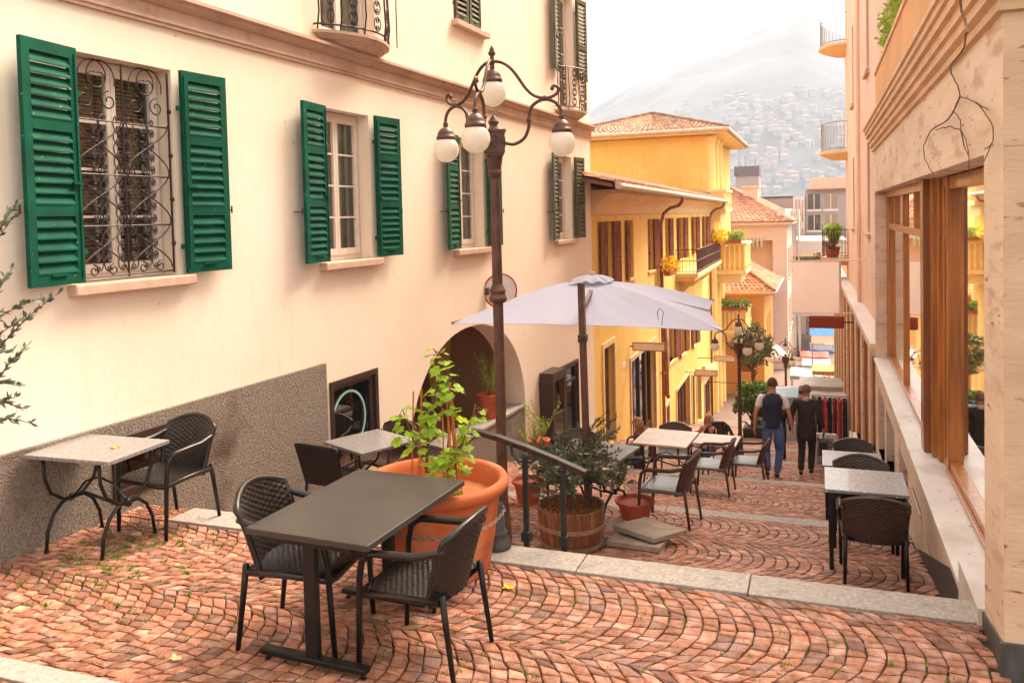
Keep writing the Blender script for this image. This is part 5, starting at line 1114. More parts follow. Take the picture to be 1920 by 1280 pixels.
# ---------------------------------------------------------------- parasol
def parasol():
    T = thing('parasol', 'large square white fabric parasol hung from a dark brown side pole over the mid terrace', 'parasol', (-2.05, 7.45, gz(7.45))); py = 7.45
    bot = V((atY(1103, 900, py).x, py, gz(py))); top = atY(1092, 530, py); top = V((bot.x-.03, py, top.z)); p = MB(); p.bar(bot, top, .055, .065, (0, 1, 0)); p.box(bot+V((0, 0, .01)), (.3, .3, .05)); ob('pole', p, ironb, T, bevel=.004)
    k = MB(); q = bot.lerp(top, .79); k.box(q, (.075, .085, .07)); k.tube([q+V((0, -.04, 0)), q+V((0, -.065, 0))], .022, 12); ob('crank', k, darkf, T, bevel=.004)
    x0, x1, y0, y1, ze = -3.57, -.83, 7.80, 10.5, 1.335; cx, cy = -2.36, 9.0; za = 1.70
    cn = [V((x0, y0+.06, ze)), V((x1, y0-.06, ze)), V((-1.22, 10.45, ze)), V((-3.85, 10.55, ze))]; ap = V((cx, cy, za)); cv = MB()
    for i in range(4):
        a, b = cn[i], cn[(i+1) % 4]; N = 14
        def fn(s, t, a=a, b=b):
            e = a.lerp(b, s); ins = .16*math.sin(math.pi*s); e = e+(V((cx, cy, ze))-e)*(ins*.35)+V((0, 0, .012*math.sin(math.pi*s)))
            p_ = e.lerp(ap, t); sag = -.045*math.sin(math.pi*t)*math.sin(math.pi*s)+.0*t; bow = .05*math.sin(math.pi*t)
            return p_+V((0, 0, sag+bow+.004*math.sin(s*40+t*9)*math.sin(math.pi*s)*(1-t)))
        cv.grid(fn, 20, N)
    o_ = ob('canopy', cv, canvas, T, smooth=False, rn=False); sf = o_.modifiers.new('cloth', 'SOLIDIFY'); sf.thickness = .004
    v_ = MB()
    for i in range(4):
        a, b = [V((cx, cy, za+.0))+ (c_-V((cx, cy, ze))).normalized()*.30-V((0, 0, .012)) for c_ in (cn[i], cn[(i+1) % 4])]
        v_.grid(lambda s, t, a=a, b=b: a.lerp(b, s).lerp(V((cx, cy, za+.05)), t)+V((0, 0, .015*math.sin(s*19)*(1-t)+.02*math.sin(math.pi*t))), 16, 5)
    v_.lathe([(.0, .09), (.03, .085), (.035, .05), (.05, .04)], (cx, cy, za), 10); ob('vent', v_, canvas, o_, rn=False)
    r_ = MB()
    for c_ in cn: r_.bar(V((cx, cy, za-.04)), c_+V((0, 0, -.0)), .018, .025)
    for i in range(4): m_ = (cn[i]+cn[(i+1) % 4])/2; m_ = m_+(V((cx, cy, ze))-m_)*.06; r_.bar(V((cx, cy, za-.05)), m_+V((0, 0, .03)), .016, .022)
    ob('rib', r_, steel, T)
    h = MB(); h.lathe([(.05, -.12), (.06, -.06), (.04, .0)], (cx, cy, za-.02), 12); h.bar(V((cx, cy, za-.1)), top+V((0, .02, -.25)), .04, .05); ob('arm', h, ironb, T)
    c_ = MB(); q = atY(1257, 600, y0+.5); c_.tube([V((atY(x, y, y0+.6).x, y0+.05, atY(x, y, y0+.05).z)) for x, y in ((1253, 600), (1251, 585), (1256, 578), (1262, 585), (1260, 600), (1259, 612), (1258, 622))], .003, 4); ob('cord', c_, blackm, T)
parasol()
# ---------------------------------------------------------------- round mirror on the wall
def mirror():
    F = LW; u, z = F.hit(938, 545, .2); c = F.p(u, .2, z); n = (V((0, -1, 0))*.8+V((.6, 0, 0))).normalized(); e = n.cross(V((0, 0, 1))).normalized(); T = thing('round_sign', 'round pale sign with a red rim fixed to the cream wall behind the lamp post', 'sign', c); r_ = .30
    d = MB(); d.prism([c+e*r_*.9*math.cos(t)+V((0, 0, 1))*r_*.9*math.sin(t)+n*.012 for t in [2*math.pi*i/40 for i in range(40)]], -n*.02); ob('disc', d, whitem, T)
    d = MB(); d.tube([c+e*r_*.94*math.cos(t)+V((0, 0, 1))*r_*.94*math.sin(t) for t in [2*math.pi*i/40 for i in range(41)]], .02, 6, False); ob('rim', d, redm, T, smooth=True)
    d = MB(); d.tube([c-n*.02, F.p(u-.1, 0, z-.02)], .02, 6); d.box(F.p(u-.15, .03, z), (.06, .1, .12)); ob('bracket', d, ironb, T)
mirror()
# ---------------------------------------------------------------- tables
def trestle_iron(T, wx, wy, h):
    """cast iron base: two curved legs joined by a stretcher"""
    for sx in (-1, 1):
        b = MB(); x = sx*(wx/2-.14)
        for s in (-1, 1):
            b.tube([(x, s*(wy*.42), h-.02), (x, s*(wy*.41), h-.16), (x, s*(wy*.33), h-.28), (x, s*.09, h-.36), (x, 0, h-.37)], .014, 7)
            b.tube([(x, 0, h-.37), (x, s*.10, h-.375), (x, s*(wy*.30), h-.44), (x, s*(wy*.40), h-.56), (x, s*(wy*.43), .01)], .014, 7)
            b.lathe([(.018, 0), (.016, .02)], (x, s*wy*.43, 0), 8)
        b.tube([(x-.012, 0, h-.372), (x+.018*sx, 0, h-.372)], .032, 12); b.bar((x, -wy*.43, h-.012), (x, wy*.43, h-.012), .03, .012)
        ob('leg', b, blackm, T, local=True, smooth=True)
    b = MB(); w_ = wx/2-.14; b.tube([(-w_, 0, h-.37), (-w_*.5, 0, h-.33), (0, 0, h-.36), (w_*.5, 0, h-.39), (w_, 0, h-.37)], .012, 6); b.tube([(-w_, 0, h-.37), (-w_*.5, 0, h-.24), (0, 0, h-.2), (w_*.5, 0, h-.24), (w_, 0, h-.37)], .009, 6); ob('stretcher', b, blackm, T, local=True)
def square_table(label, loc, rz, wx=.68, wy=.68, top=granite, legs='iron', h=.74, name='cafe_table', group='stone topped cafe tables'):
    T = thing(name, label, 'table', loc, rz, group); b = MB(); b.box((0, 0, h-.015), (wx, wy, .03)); ob('tabletop', b, top, T, local=True, bevel=.005)
    if legs == 'iron': trestle_iron(T, wx, wy, h-.03)
    else:
        for sx in (-1, 1):
            for sy in (-1, 1): b = MB(); b.box((sx*(wx/2-.05), sy*(wy/2-.05), (h-.03)/2), (.035, .035, h-.03)); ob('leg', b, blackm, T, local=True)
        b = MB(); b.box((0, wy/2-.05, h-.06), (wx-.14, .025, .05)); b.box((0, -wy/2+.05, h-.06), (wx-.14, .025, .05)); ob('apron', b, blackm, T, local=True)
    return T
def metal_table():
    A, B_, C, D = (V((-3.04, 3.71, 0)), V((-2.25, 3.75, 0)), V((-2.09, 4.86, 0)), V((-2.86, 4.86, 0))); ctr = (A+B_+C+D)/4; ex = ((B_-A)+(C-D)).normalized(); rz = math.atan2(ex.y, ex.x)
    T = thing('metal_table', 'long dark grey metal table with two T shaped feet in the foreground', 'table', (ctr.x, ctr.y, 0), rz-R(4)); W_, L_ = .79, 1.14
    b = MB(); b.box((0, 0, .7225), (W_, L_, .035)); ob('tabletop', b, tabled, T, local=True, bevel=.004)
    for s in (-1, 1):
        y = -L_/2+.05 if s < 0 else L_/2-.30; f = MB(); f.box((0, y, .05), (.68, .065, .035)); ob('foot', f, blackm, T, local=True, bevel=.008)
        f = MB(); f.box((0, y, .385), (.075, .045, .635)); ob('column', f, blackm, T, local=True, bevel=.004)
        f = MB(); f.box((0, y, .69), (.55, .05, .03)); ob('bracket', f, blackm, T, local=True)
        for x in (-.31, .31): g = MB(); g.lathe([(.016, 0), (.016, .012), (.006, .014), (.006, .034)], (x, y, 0), 10); ob('levelling_foot', g, blackm, T, local=True)
    f = MB(); f.box((0, 0, .47), (.03, L_-.4, .05)); ob('stretcher', f, blackm, T, local=True)
metal_table()
# ---------------------------------------------------------------- chairs
def weave(u, v, pu, pv, amp):
    k = math.floor(v/pv); return amp*math.sin(math.pi*(u/pu+k))*(.6+.4*abs(math.sin(math.pi*v/pv)))
def armchair(name, label, matw, matl, fine=True, loc=(0, 0, 0), rz=0, group=None, arms=True, straight=False, sc=1.0, seatm=None):
    T = thing(name, label, 'chair', loc, rz, group, sc); W_ = .50; zs = .44
    nu, nv = (56, 52) if fine else (16, 10)
    def back(side):
        def f(s, t):
            x = (s-.5)*W_*(.94+.10*t) ; z = zs-.05+(.43+(.0 if straight else -.07*(2*s-1)**2*(t**3)))*t; y = -.235-.12*t-(.02 if straight else .0)+(0 if straight else .075*(2*s-1)**2)
            o_ = weave(x+1, z, .030, .0165, .0055) if fine else 0
            return V((x, y+(.012+o_)*side, z))
        return f
    b = MB(); b.grid(back(1), nu, nv); b.grid(back(-1), nu, nv)
    # rolled rim
    rim = [back(0)(0, t/8) for t in range(9)]+[back(0)(s/10, 1) for s in range(1, 11)]+[back(0)(1, 1-t/8) for t in range(1, 9)]; b.tube(rim, .019, 7)
    ob('backrest', b, matw, T, local=True, smooth=fine, rn=False)
    s_ = MB()
    def seat(z, up):
        def f(s, t):
            x = (s-.5)*W_*(.98+.04*t); y = -.24+.48*t; zz = z-.022*math.sin(math.pi*s)*math.sin(math.pi*min(1, t*1.1))-(.015*max(0, t-.85)/.15)
            return V((x, y, zz+(weave(x+1, y+1, .030, .0165, .0050) if fine and up else 0)))
        return f
    s_.grid(seat(zs, 1), nu, nv); s_.grid(seat(zs-.035, 0), 8, 8); s_.tube([seat(zs-.017, 0)(*q) for q in ((0, 0), (0, .5), (0, .97), (.1, 1), (.5, 1), (.9, 1), (1, .97), (1, .5), (1, 0))], .021, 7); ob('seat', s_, seatm or matw, T, local=True, smooth=fine, rn=False)
    for sx in (-1, 1):
        l_ = MB(); l_.tube([(sx*.235, -.25, zs+.02), (sx*.238, -.27, .3), (sx*.245, -.31, 0)], [.019, .017, .014], 8); ob('leg', l_, matl, T, local=True, smooth=True)
        l_ = MB()
        if arms:
            l_.tube([(sx*.262, .25, .0), (sx*.265, .235, .3), (sx*.268, .225, .50), (sx*.27, .205, .60), (sx*.272, .17, .635)], [.015, .017, .018, .019, .019], 8); ob('leg', l_, matl, T, local=True, smooth=True)
            a = MB(); a.tube([(sx*.272, .185, .625), (sx*.274, .14, .648), (sx*.275, .0, .655), (sx*.272, -.12, .66), (sx*.262, -.22, .685), (sx*.25, -.28, .70)], [.019, .022, .024, .023, .021, .018], 8); ob('armrest', a, matw, T, local=True, smooth=True)
        else: l_.tube([(sx*.23, .22, .0), (sx*.228, .215, zs-.02)], [.014, .018], 8); ob('leg', l_, matl, T, local=True, smooth=True)
    return T
G1 = 'wicker armchairs on the upper terrace'
# orientation: +y of the chair is its front
c0 = armchair('wicker_armchair', 'black wicker armchair pushed under the left side of the long dark metal table', wicker, blackm, True, (-2.82, 4.12, 0), R(-90+8), G1, sc=1.07)
dup(c0, (-2.09, 4.10, 0), R(88), 'black wicker armchair right of the metal table, before the big clay pot', G1, sc=1.0)
dup(c0, (-4.95, 5.28, 0), R(180-6), 'black wicker armchair between the rough plinth and the granite wall table', G1, sc=1.0)
square_table('speckled granite table on curved black iron legs against the rough grey plinth', (-5.17, 4.83, 0), R(2), .80, .62)
# ---------------------------------------------------------------- lower terrace furniture
def gt(x, y, dz=0): return (x, y, gz(y)+dz)
G2 = 'brown armchairs along the steps'; G3 = 'stone topped cafe tables'
square_table('granite table under the mint ring window left of the vine', (-4.72, 8.12, gz(8.1)-.005), R(-25), .74, .74)
bs = armchair('square_back_chair', 'black armless chair with a straight square back in front of the mint ring window', blackm, blackm, True, gt(-4.72, 7.5), R(-8), None, arms=False, straight=True, sc=1.0)
b0 = armchair('brown_wicker_chair', 'brown wicker armchair by the cream wall behind the table and left of the vine', wickerb, ironb, False, gt(-5.03, 9.0), R(165), G2, seatm=wickerb)
m0 = armchair('slatted_armchair', 'brown armchair with pale grey seat seen side on, nearest of the row under the parasol', wickerb, ironb, False, gt(-1.55, 8.85), R(84), G2, seatm=seatp, sc=.98)
dup(m0, gt(-1.50, 12.2, -.0), R(86), 'brown armchair with pale seat, middle one of three side on', G2)
dup(m0, gt(-1.15, 14.35, -.0), R(88), 'farthest side on armchair with pale seat, left of the man in the vest', G2)
dup(m0, gt(-2.75, 9.45), R(180), 'dark armchair whose curved back shows above the grey table behind the olive shrub', G2)
dup(m0, gt(-2.25, 13.5), R(182), 'dark armchair seen only by its curved top behind the pale stone table', G2)
dup(m0, gt(-3.35, 7.0), R(-120), 'dark chair half hidden behind the sloping handrail and the olive shrub', G2)
square_table('weathered grey table partly hidden by the olive shrub', gt(-2.32, 8.65), R(-10), .80, .80, mat('weathered_tabletop', (.30, .26, .22), .35, .15, 6, spec=.5, dirt=[((.42, .38, .33), 5, .6, .1)]))
square_table('pale stone table in the middle of the row under the parasol edge', gt(-2.18, 12.45), R(-4), .80, .90, mat('pale_tabletop', (.50, .40, .34), .35, .1, 6, spec=.5))
square_table('small pale table farthest down the row just left of the man in the vest', gt(-1.65, 14.35), R(-3), .70, .66, MT['pale_tabletop'])
square_table('square grey stone table against the travertine wall, nearer of the two on the right', (.355, 7.85, gz(7.85)+.02), R(0), .66, .66, granite, 'square')
square_table('square grey stone table against the right wall, farther one with a chair behind it', (.36, 11.2, gz(11.2)+.0), R(0), .70, .70, granite, 'square')
r0c = armchair('dark_wicker_chair', 'dark brown wicker armchair turned away in front of the nearer table at the right wall', mat('dark_brown_wicker', (.045, .022, .015), .4, .25, 60, spec=.5), blackm, True, gt(.40, 7.42), 0, 'dark wicker chairs at the right wall', sc=.95)
dup(r0c, gt(.37, 8.75), R(180), 'dark wicker armchair between the two right hand tables facing the camera', sc=.97)
dup(r0c, gt(.42, 12.25), R(180), 'dark wicker armchair with curved back behind the farther right hand table', sc=1.0)
def red_pot(p, r_, h, label, plant=None, pl=None, seed=1):
    p = V(p); T = thing('red_pot', label, 'plant pot', p); b = MB(); b.lathe([(r_*.68, 0), (r_*.92, h*.85), (r_*1.05, h*.86), (r_*1.07, h), (r_*.95, h), (r_*.85, h*.85), (0, h*.85)], p, 20); ob('pot', b, redp, T, smooth=False)
    if plant:
        rg = random.Random(seed); O = thing(plant[0], pl, plant[1], p+V((0, 0, h*.8))); s_ = MB(); l_ = MB()
        for k in range(plant[2]): a = rg.uniform(0, 6.28); sprig(s_, l_, p+V((0, 0, h*.8)), (math.cos(a)*.35, math.sin(a)*.35, 1), plant[3]*rg.uniform(.6, 1), rg, .05, 70, .005)
        ob('stem', s_, bark, O); ob('foliage', l_, plant[4], O, rn=False)
q = LW.p(9.15, -.22, -1.07); red_pot(q, .22, .42, 'red clay pot standing on the stone ledge inside the arch', ('potted_laurel', 'shrub', 14, .95, leafl), 'thin leafy shrub in the red pot on the arch ledge', 5)
red_pot(gt(-1.88, 8.75), .2, .24, 'low red pot on the ground between the olive barrel and the first side on chair')
red_pot(gt(-3.25, 9.2), .18, .28, 'small red pot seen between the lamp post and the sloping handrail')
rgx = random.Random(9)
T = thing('potted_bush', 'low green shrub at the foot of the stone ledge under the arch', 'shrub', LW.p(10.3, .3, gz(14.6)+.0)); s_ = MB(); l_ = MB()
for k in range(26): a = rgx.uniform(0, 6.28); sprig(s_, l_, LW.p(10.0+rgx.uniform(-.5, .5), .35, gz(14.5)+.5), (math.cos(a)*.5, math.sin(a)*.5, 1), rgx.uniform(.3, .8), rgx, .06, 50, .004)
b = MB(); b.lathe([(.16, 0), (.22, .5), (.24, .55), (.2, .55), (0, .5)], LW.p(10.0, .35, gz(14.5)), 16); ob('pot', b, redp, T); ob('stem', s_, bark, T); ob('foliage', l_, leafl, T, rn=False)
# paving slabs
for i, (x, y, z, rz, lb, sx, sy) in enumerate(((-1.62, 7.62, .0, R(4), 'bottom slab of the small stack of concrete pavers right of the barrel', .50, .40), (-1.62, 7.66, .052, R(-3), 'middle slab of the small stack of concrete pavers right of the barrel', .50, .42), (-1.55, 7.84, .104, R(-28), 'tilted top slab of the small stack of concrete pavers right of the barrel', .50, .50), (-1.85, 8.45, .0, R(5), 'single paver lying flat behind the stack under the table', .5, .5))):
    b = MB(); b.box((0, 0, .025), (sx, sy, .048)); o_ = ob('paving_slab', b, pav, None, lb, 'paving slab', 'loose concrete pavers', local=True, bevel=.006); o_.location = (x, y, gz(7.7 if i < 3 else y)+z-.03); o_.rotation_euler = (R(-6), 0, rz)
def leaf_scatter():
    for i, (x, y, c, lb) in enumerate(((-1.92, 5.0, (.80, .48, .02), 'single yellow fallen leaf on the cobbles below the kerb'), (-5.02, 4.85, (.6, .3, .05), 'small dry orange leaf on the granite wall table'), (-3.38, 3.62, (.75, .5, .25), 'pale fallen leaf on the cobbles left of the metal table'))):
        b = MB(); z = .012 if i != 1 else .745; pts = [(x+math.cos(t)*.034*(1+.3*math.cos(5*t)), y+math.sin(t)*.03*(1+.3*math.cos(5*t)), z+.006*math.sin(3*t)) for t in [2*math.pi*k/20 for k in range(20)]]; b.prism(pts, (0, 0, .0015)); ob('fallen_leaf', b, mat('fallen_leaf%d' % i, c, .8, .15, 40), None, lb, 'leaf', loc=(x, y, z))
leaf_scatter()
# ---------------------------------------------------------------- hanging signs, banners
def sign(px, py, px2, py2, Y, wall, label, col=signm):
    a, b_ = atY(px, py, Y), atY(px2, py2, Y); T = thing('hanging_sign', label, 'sign', ((a.x+b_.x)/2, Y, b_.z), 0, 'blank shop signs on brackets'); m_ = MB(); m_.box(((a.x+b_.x)/2, Y, (a.z+b_.z)/2), (b_.x-a.x, .05, a.z-b_.z)); ob('panel', m_, col, T)
    f = MB(); t = .025
    for z in (a.z, b_.z): f.box(((a.x+b_.x)/2, Y, z), (b_.x-a.x+t, .08, t))
    for x in (a.x, b_.x): f.box((x, Y, (a.z+b_.z)/2), (t, .08, a.z-b_.z-t))
    ob('frame', f, gutter, T); k = MB(); k.tube([(wall, Y, (a.z+b_.z)/2), (a.x, Y, (a.z+b_.z)/2)], .018, 5); ob('bracket', k, iron, T)
sign(1187, 642, 1247, 658, 23.2, -5.05, 'blank pale sign box above the first shop of the yellow building')
sign(1303, 693, 1345, 705, 34, -5.15, 'blank pale sign box in the middle, right of the lit shop windows')
sign(1340, 667, 1378, 678, 38, -5.2, 'blank pale sign box touching the second lamp post')
sign(1390, 715, 1422, 723, 42, -5.2, 'small blank pale sign low on the left beside the green bush')
def banner():
    Y = 21; a, b_ = atY(1484, 491, Y), atY(1576, 587, Y); T = thing('hanging_banner', 'large blank translucent white banner hung on rods across the street', 'banner', ((a.x+b_.x)/2, Y, b_.z)); m_ = MB()
    m_.grid(lambda s, t: V((a.x+(b_.x-a.x)*s, Y+.02*math.sin(s*7)*math.sin(t*3), b_.z+(a.z-b_.z)*t)), 20, 10); o_ = ob('cloth', m_, bann, T, rn=False); o_.modifiers.new('t', 'SOLIDIFY').thickness = .01
    r_ = MB(); r_.tube([(a.x-.02, Y, a.z+.01), (1.0, Y, a.z+.04)], .018, 6); r_.tube([(a.x-.02, Y, b_.z-.01), (1.0, Y, b_.z+.0)], .014, 6); ob('rod', r_, signm, T)
    f = MB(); f.box((b_.x, Y, (a.z+b_.z)/2), (.05, .03, a.z-b_.z)); ob('hem', f, mat('banner_hem', (.70, .46, .40), .8), T)
    Y = 25; a, b_ = atY(1516, 591, Y), atY(1583, 616, Y); T = thing('brown_sign', 'blank rust brown rounded sign board under the white banner', 'sign', ((a.x+b_.x)/2, Y, b_.z)); m_ = MB(); m_.box(((a.x+b_.x)/2, Y, (a.z+b_.z)/2), (b_.x-a.x, .12, a.z-b_.z)); ob('board', m_, rust, T, bevel=.05); k = MB(); k.tube([(b_.x, Y, (a.z+b_.z)/2), (1.2, Y, (a.z+b_.z)/2)], .02, 5); ob('bracket', k, iron, T)
banner()
# ---------------------------------------------------------------- trees and bushes further down
def tree(label, c, H, r, n, rg, lm=leafg, s=.11, trunkh=None, cat='tree', potted=False, group=None):
    c = V(c); T = thing('leafy_tree' if cat == 'tree' else 'leafy_bush', label, cat, c, 0, group); th = trunkh or H*.5; t_ = MB(); pts = [c, c+V((.05, 0, th*.5)), c+V((-.03, .05, th)), c+V((0, 0, H*.8))]; t_.tube(pts, [.09, .075, .06, .02], 8)
    for k in range(9):
        a = rg.uniform(0, 6.28); q = pts[2]+V((0, 0, rg.uniform(-.2, .6))); e = q+V((math.cos(a)*r*.75, math.sin(a)*r*.75, rg.uniform(.2, .9)*r)); t_.tube([q, q.lerp(e, .5)+V((0, 0, .1)), e], [.035, .025, .01], 5)
    ob('trunk', t_, bark, T); l_ = MB()
    for k in range(n):
        d = V((rg.gauss(0, 1), rg.gauss(0, 1), rg.gauss(0, 1))).normalized()*rg.random()**.4; q = c+V((d.x*r, d.y*r, H-r*1.05+d.z*r*1.1)); leafcloud(l_, q, (.26*r, .26*r, .2*r), 34, s, rg)
    ob('crown', l_, lm, T, rn=False)
    if potted: b = MB(); b.box(c+V((0, 0, .25)), (.6, .6, .5)); ob('planter', b, darkf, T, bevel=.02)
rt = random.Random(77)
cc_ = atY(1412, 645, 34); tree('round crowned green tree between the second lamp post and the orange house', (cc_.x, 34, gz(34)), cc_.z-gz(34)+.75, .78, 80, rt, mat('soft_green_leaf', (.16, .20, .07), .6, .2, 9, attr=.5), .075)
cc_ = atY(1412, 745, 27); tree('bright green bush behind the second lamp post and left of the man in the vest', (cc_.x, 27, gz(27)), cc_.z-gz(27)+.55, .62, 60, rt, leafg, .08, .5, 'bush', True)
# ---------------------------------------------------------------- people
def skinmesh(name, chains, mtl, parent, sub=2, local=True):
    """chains: list of lists of (point, radius) joined where points coincide"""
    vs, es, rs, ix = [], [], [], {}
    for ch in chains:
        prev = None
        for p, r_ in ch:
            k = tuple(round(c, 4) for c in p)
            if k not in ix: ix[k] = len(vs); vs.append(p); rs.append(r_)
            i = ix[k]
            if prev is not None and prev != i: es.append((prev, i))
            prev = i
    me = bpy.data.meshes.new(name); me.from_pydata([V(v) for v in vs], es, []); o = bpy.data.objects.new(name, me); COL.objects.link(o); o.parent = parent
    sm = o.modifiers.new('skin', 'SKIN'); sm.use_smooth_shade = True
    for i, r_ in enumerate(rs): me.skin_vertices[0].data[i].radius = r_ if isinstance(r_, tuple) else (r_, r_)
    me.skin_vertices[0].data[0].use_root = True
    sb = o.modifiers.new('sub', 'SUBSURF'); sb.levels = sub; sb.render_levels = sub
    me.materials.append(mtl); return o
def bake(o):
    dg = bpy.context.evaluated_depsgraph_get(); me = bpy.data.meshes.new_from_object(o.evaluated_get(dg)); mats = list(o.data.materials); o.modifiers.clear(); o.data = me
    if not me.materials:
        for m_ in mats: me.materials.append(m_)
    me.shade_smooth(); return o
def person(label, loc, rz, sc=1.0, pose=None, top=navy, sleeves=None, trousers=jeans, hair=hairb, jacket=False, vest=False, long_hair=False, bare_arms=False, tshirt=None, detail=2, headtilt=0):
    P = dict(lk=(-.10, .06, .50), la=(-.11, .02, .09), lt=(-.12, .16, .04), rk=(.10, .02, .50), ra=(.11, -.16, .13), rt=(.12, -.04, .03), le=(-.27, -.03, 1.12), lh=(-.30, .06, .86), re=(.27, -.05, 1.12), rh=(.30, .03, .86)); P.update(pose or {})
    T = thing('person', label, 'person', loc, rz, None, sc); H = V((0, 0, .92)); sh = 1.44
    L = {}
    for s, (k, a, t, e, h) in ((-1, ('lk', 'la', 'lt', 'le', 'lh')), (1, ('rk', 'ra', 'rt', 're', 'rh'))):
        hip = (s*.09, 0, .90); shd = (s*.19, -.0, sh-.01); L[s] = (hip, P[k], P[a], P[t], shd, P[e], P[h])
    ch = [[((0, 0, .95), (.118, .085)), ((0, 0, 1.10), (.11, .078)), ((0, .0, 1.27), (.14, .095)), ((0, 0, 1.40), (.12, .085)), ((0, 0, 1.48), .058), ((0, .012, 1.55), .056), ((0, .02, 1.60), (.070, .08)), ((0, .018, 1.67), (.078, .095)), ((0, .01, 1.74), (.058, .07))]]
    for s in (-1, 1):
        hip, k, a, t, shd, e, h = L[s]; m1 = tuple((V(hip)+V(k))*.5); m2 = tuple(V(k).lerp(V(a), .35)); ch.append([((0, 0, .95), (.118, .085)), (hip, .080), (m1, .078), (k, .055), (m2, .056), (a, .036), (t, (.038, .028))])
        hd = (V(h)-V(e)).normalized(); ch.append([((0, 0, 1.40), (.12, .085)), (shd, .058), (tuple(V(shd).lerp(V(e), .5)), .046), (e, .037), (tuple(V(e).lerp(V(h), .4)), .036), (h, .024)])
    body = bake(skinmesh('body', ch, skin, T, detail))
    # hands: palm with five separate fingers each
    hm = []
    for s in (-1, 1):
        e, h = V(L[s][5]), V(L[s][6]); d = (h-e).normalized(); f = d.cross(V((s, 0, 0))).normalized(); n_ = V((s*-1, 0, 0)); pc = h+d*.045; ch = [[(tuple(h-d*.01), .022), (tuple(pc), (.034, .018)), (tuple(h+d*.08), (.036, .015))]]; hb = skinmesh('hand', ch, skin, body, 1); bake(hb)
        for k in range(4):
            b = h+d*.078+f*(.027-.018*k); L_ = (.066, .074, .07, .056)[k]; c_ = skinmesh('finger', [[(tuple(b), .0095), (tuple(b+d*L_*.5+n_*.008), .009), (tuple(b+d*L_*.8+n_*.024), .0085), (tuple(b+d*L_*.9+n_*.034), .007)]], skin, body, 1); bake(c_); hm.append(c_)
        b = h+d*.025+f*.028; c_ = skinmesh('thumb', [[(tuple(b), .012), (tuple(b+d*.03+f*.022), .011), (tuple(b+d*.062+f*.024+n_*.012), .009)]], skin, body, 1); bake(c_)
    # face
    fc = MB()
    for s in (-1, 1): fc.ball((s*.078, .012, 1.665), .022, 8, 1.4)
    fc.lathe([(.012, -.03), (.015, -.01), (.006, .02)], (0, .115, 1.66), 8); ob('ear', fc, skin, body, local=True, smooth=True)
    hr = MB()
    def hfn(u, v):
        a = 2*math.pi*u; ph = v*math.pi*(.60 if not long_hair else .62); back = .5-.5*math.sin(a); lim = ph*(.62+.38*back+.18*abs(math.cos(a))*(0 if long_hair else 1)); n_ = 1+.03*math.sin(a*9+v*8)
        return V((.088*math.sin(lim)*math.cos(a)*n_, .015+.108*math.sin(lim)*math.sin(a)*n_, 1.675+.105*math.cos(lim)*n_))
    hr.grid(hfn, 24, 10); ho = ob('hair', hr, hair, body, local=True, smooth=True, rn=False)
    if long_hair:
        hl = MB(); rg = random.Random(3)
        for k in range(60): a = R(rg.uniform(160, 380)); x, y = .085*math.cos(a), .01+.095*math.sin(a); q = V((x, y, 1.70)); hl.tube([q, q+V((x*.25, y*.2-.005, -.12)), q+V((x*.3, -.02, -.26)), q+V((x*.2, -.02+rg.uniform(-.01, .01), -.38+rg.uniform(-.04, .04)))], [.014, .015, .012, .004], 5)
        ob('long_hair', hl, hair, body, local=True, smooth=True)
    # trousers
    ch = [[((0, 0, 1.09), (.150, .112)), ((0, 0, .95), (.160, .120))]]
    for s in (-1, 1): hip, k, a, t, *_ = L[s]; m1 = tuple((V(hip)+V(k))*.5); m2 = tuple(V(k).lerp(V(a), .35)); a2 = tuple(V(a)+(V(k)-V(a)).normalized()*-.01); ch.append([((0, 0, .95), (.160, .120)), (hip, (.104, .108)), (m1, .094), (k, .073), (m2, .072), (a2, .062)])
    bake(skinmesh('trousers', ch, trousers, body, detail))
    for s in (-1, 1): hip, k, a, t, *_ = L[s]; A = V(a); Tt = V(t); d = (Tt-A); bk = A-V((d.x, d.y, 0)).normalized()*.03+V((0, 0, (Tt.z-A.z)*.6)); bake(skinmesh('shoe', [[(tuple(bk), .042), (tuple(A.lerp(Tt, .5)+V((0, 0, -.01))), (.045, .042)), (tuple(Tt+V((0, 0, 0))), (.045, .030)), (tuple(Tt+d.normalized()*.06), (.035, .022))]], shoem, body, 1))
    # upper garment
    zb = .68 if jacket else .86
    tor = [((0, -.0, zb), (.190, .15) if jacket else (.180, .142)), ((0, 0, zb+.08), (.190, .150) if jacket else (.180, .142)), ((0, 0, 1.02), (.176, .132)), ((0, 0, 1.14), (.165, .118)), ((0, 0, 1.28), (.178, .125)), ((0, 0, 1.41), (.140, .098)), ((0, -.003, 1.485), (.072, .072)), ((0, -.003, 1.525), (.066, .070))]
    ch = [tor]
    if jacket:
        for s in (-1, 1): _, _, _, _, shd, e, h = L[s]; ch.append([((0, 0, 1.41), (.140, .098)), (tuple(V(shd)+V((0, 0, .0))), .078), (tuple(V(shd).lerp(V(e), .5)), .064), (e, .054), (tuple(V(e).lerp(V(h), .85)), .042)])
    elif vest:
        for s in (-1, 1): shd = L[s][4]; ch.append([((0, 0, 1.41), (.140, .098)), ((s*.165, 0, 1.425), .072)])
    g_ = bake(skinmesh('jacket' if jacket else ('vest' if vest else 'shirt'), ch, top, body, detail))
    if vest:
        me = g_.data
        for v in me.vertices:
            if .95 < v.co.z < 1.46: k = 1+.035*(abs(math.sin(math.pi*(v.co.z)/.062))-.5); v.co.x *= k; v.co.y *= k
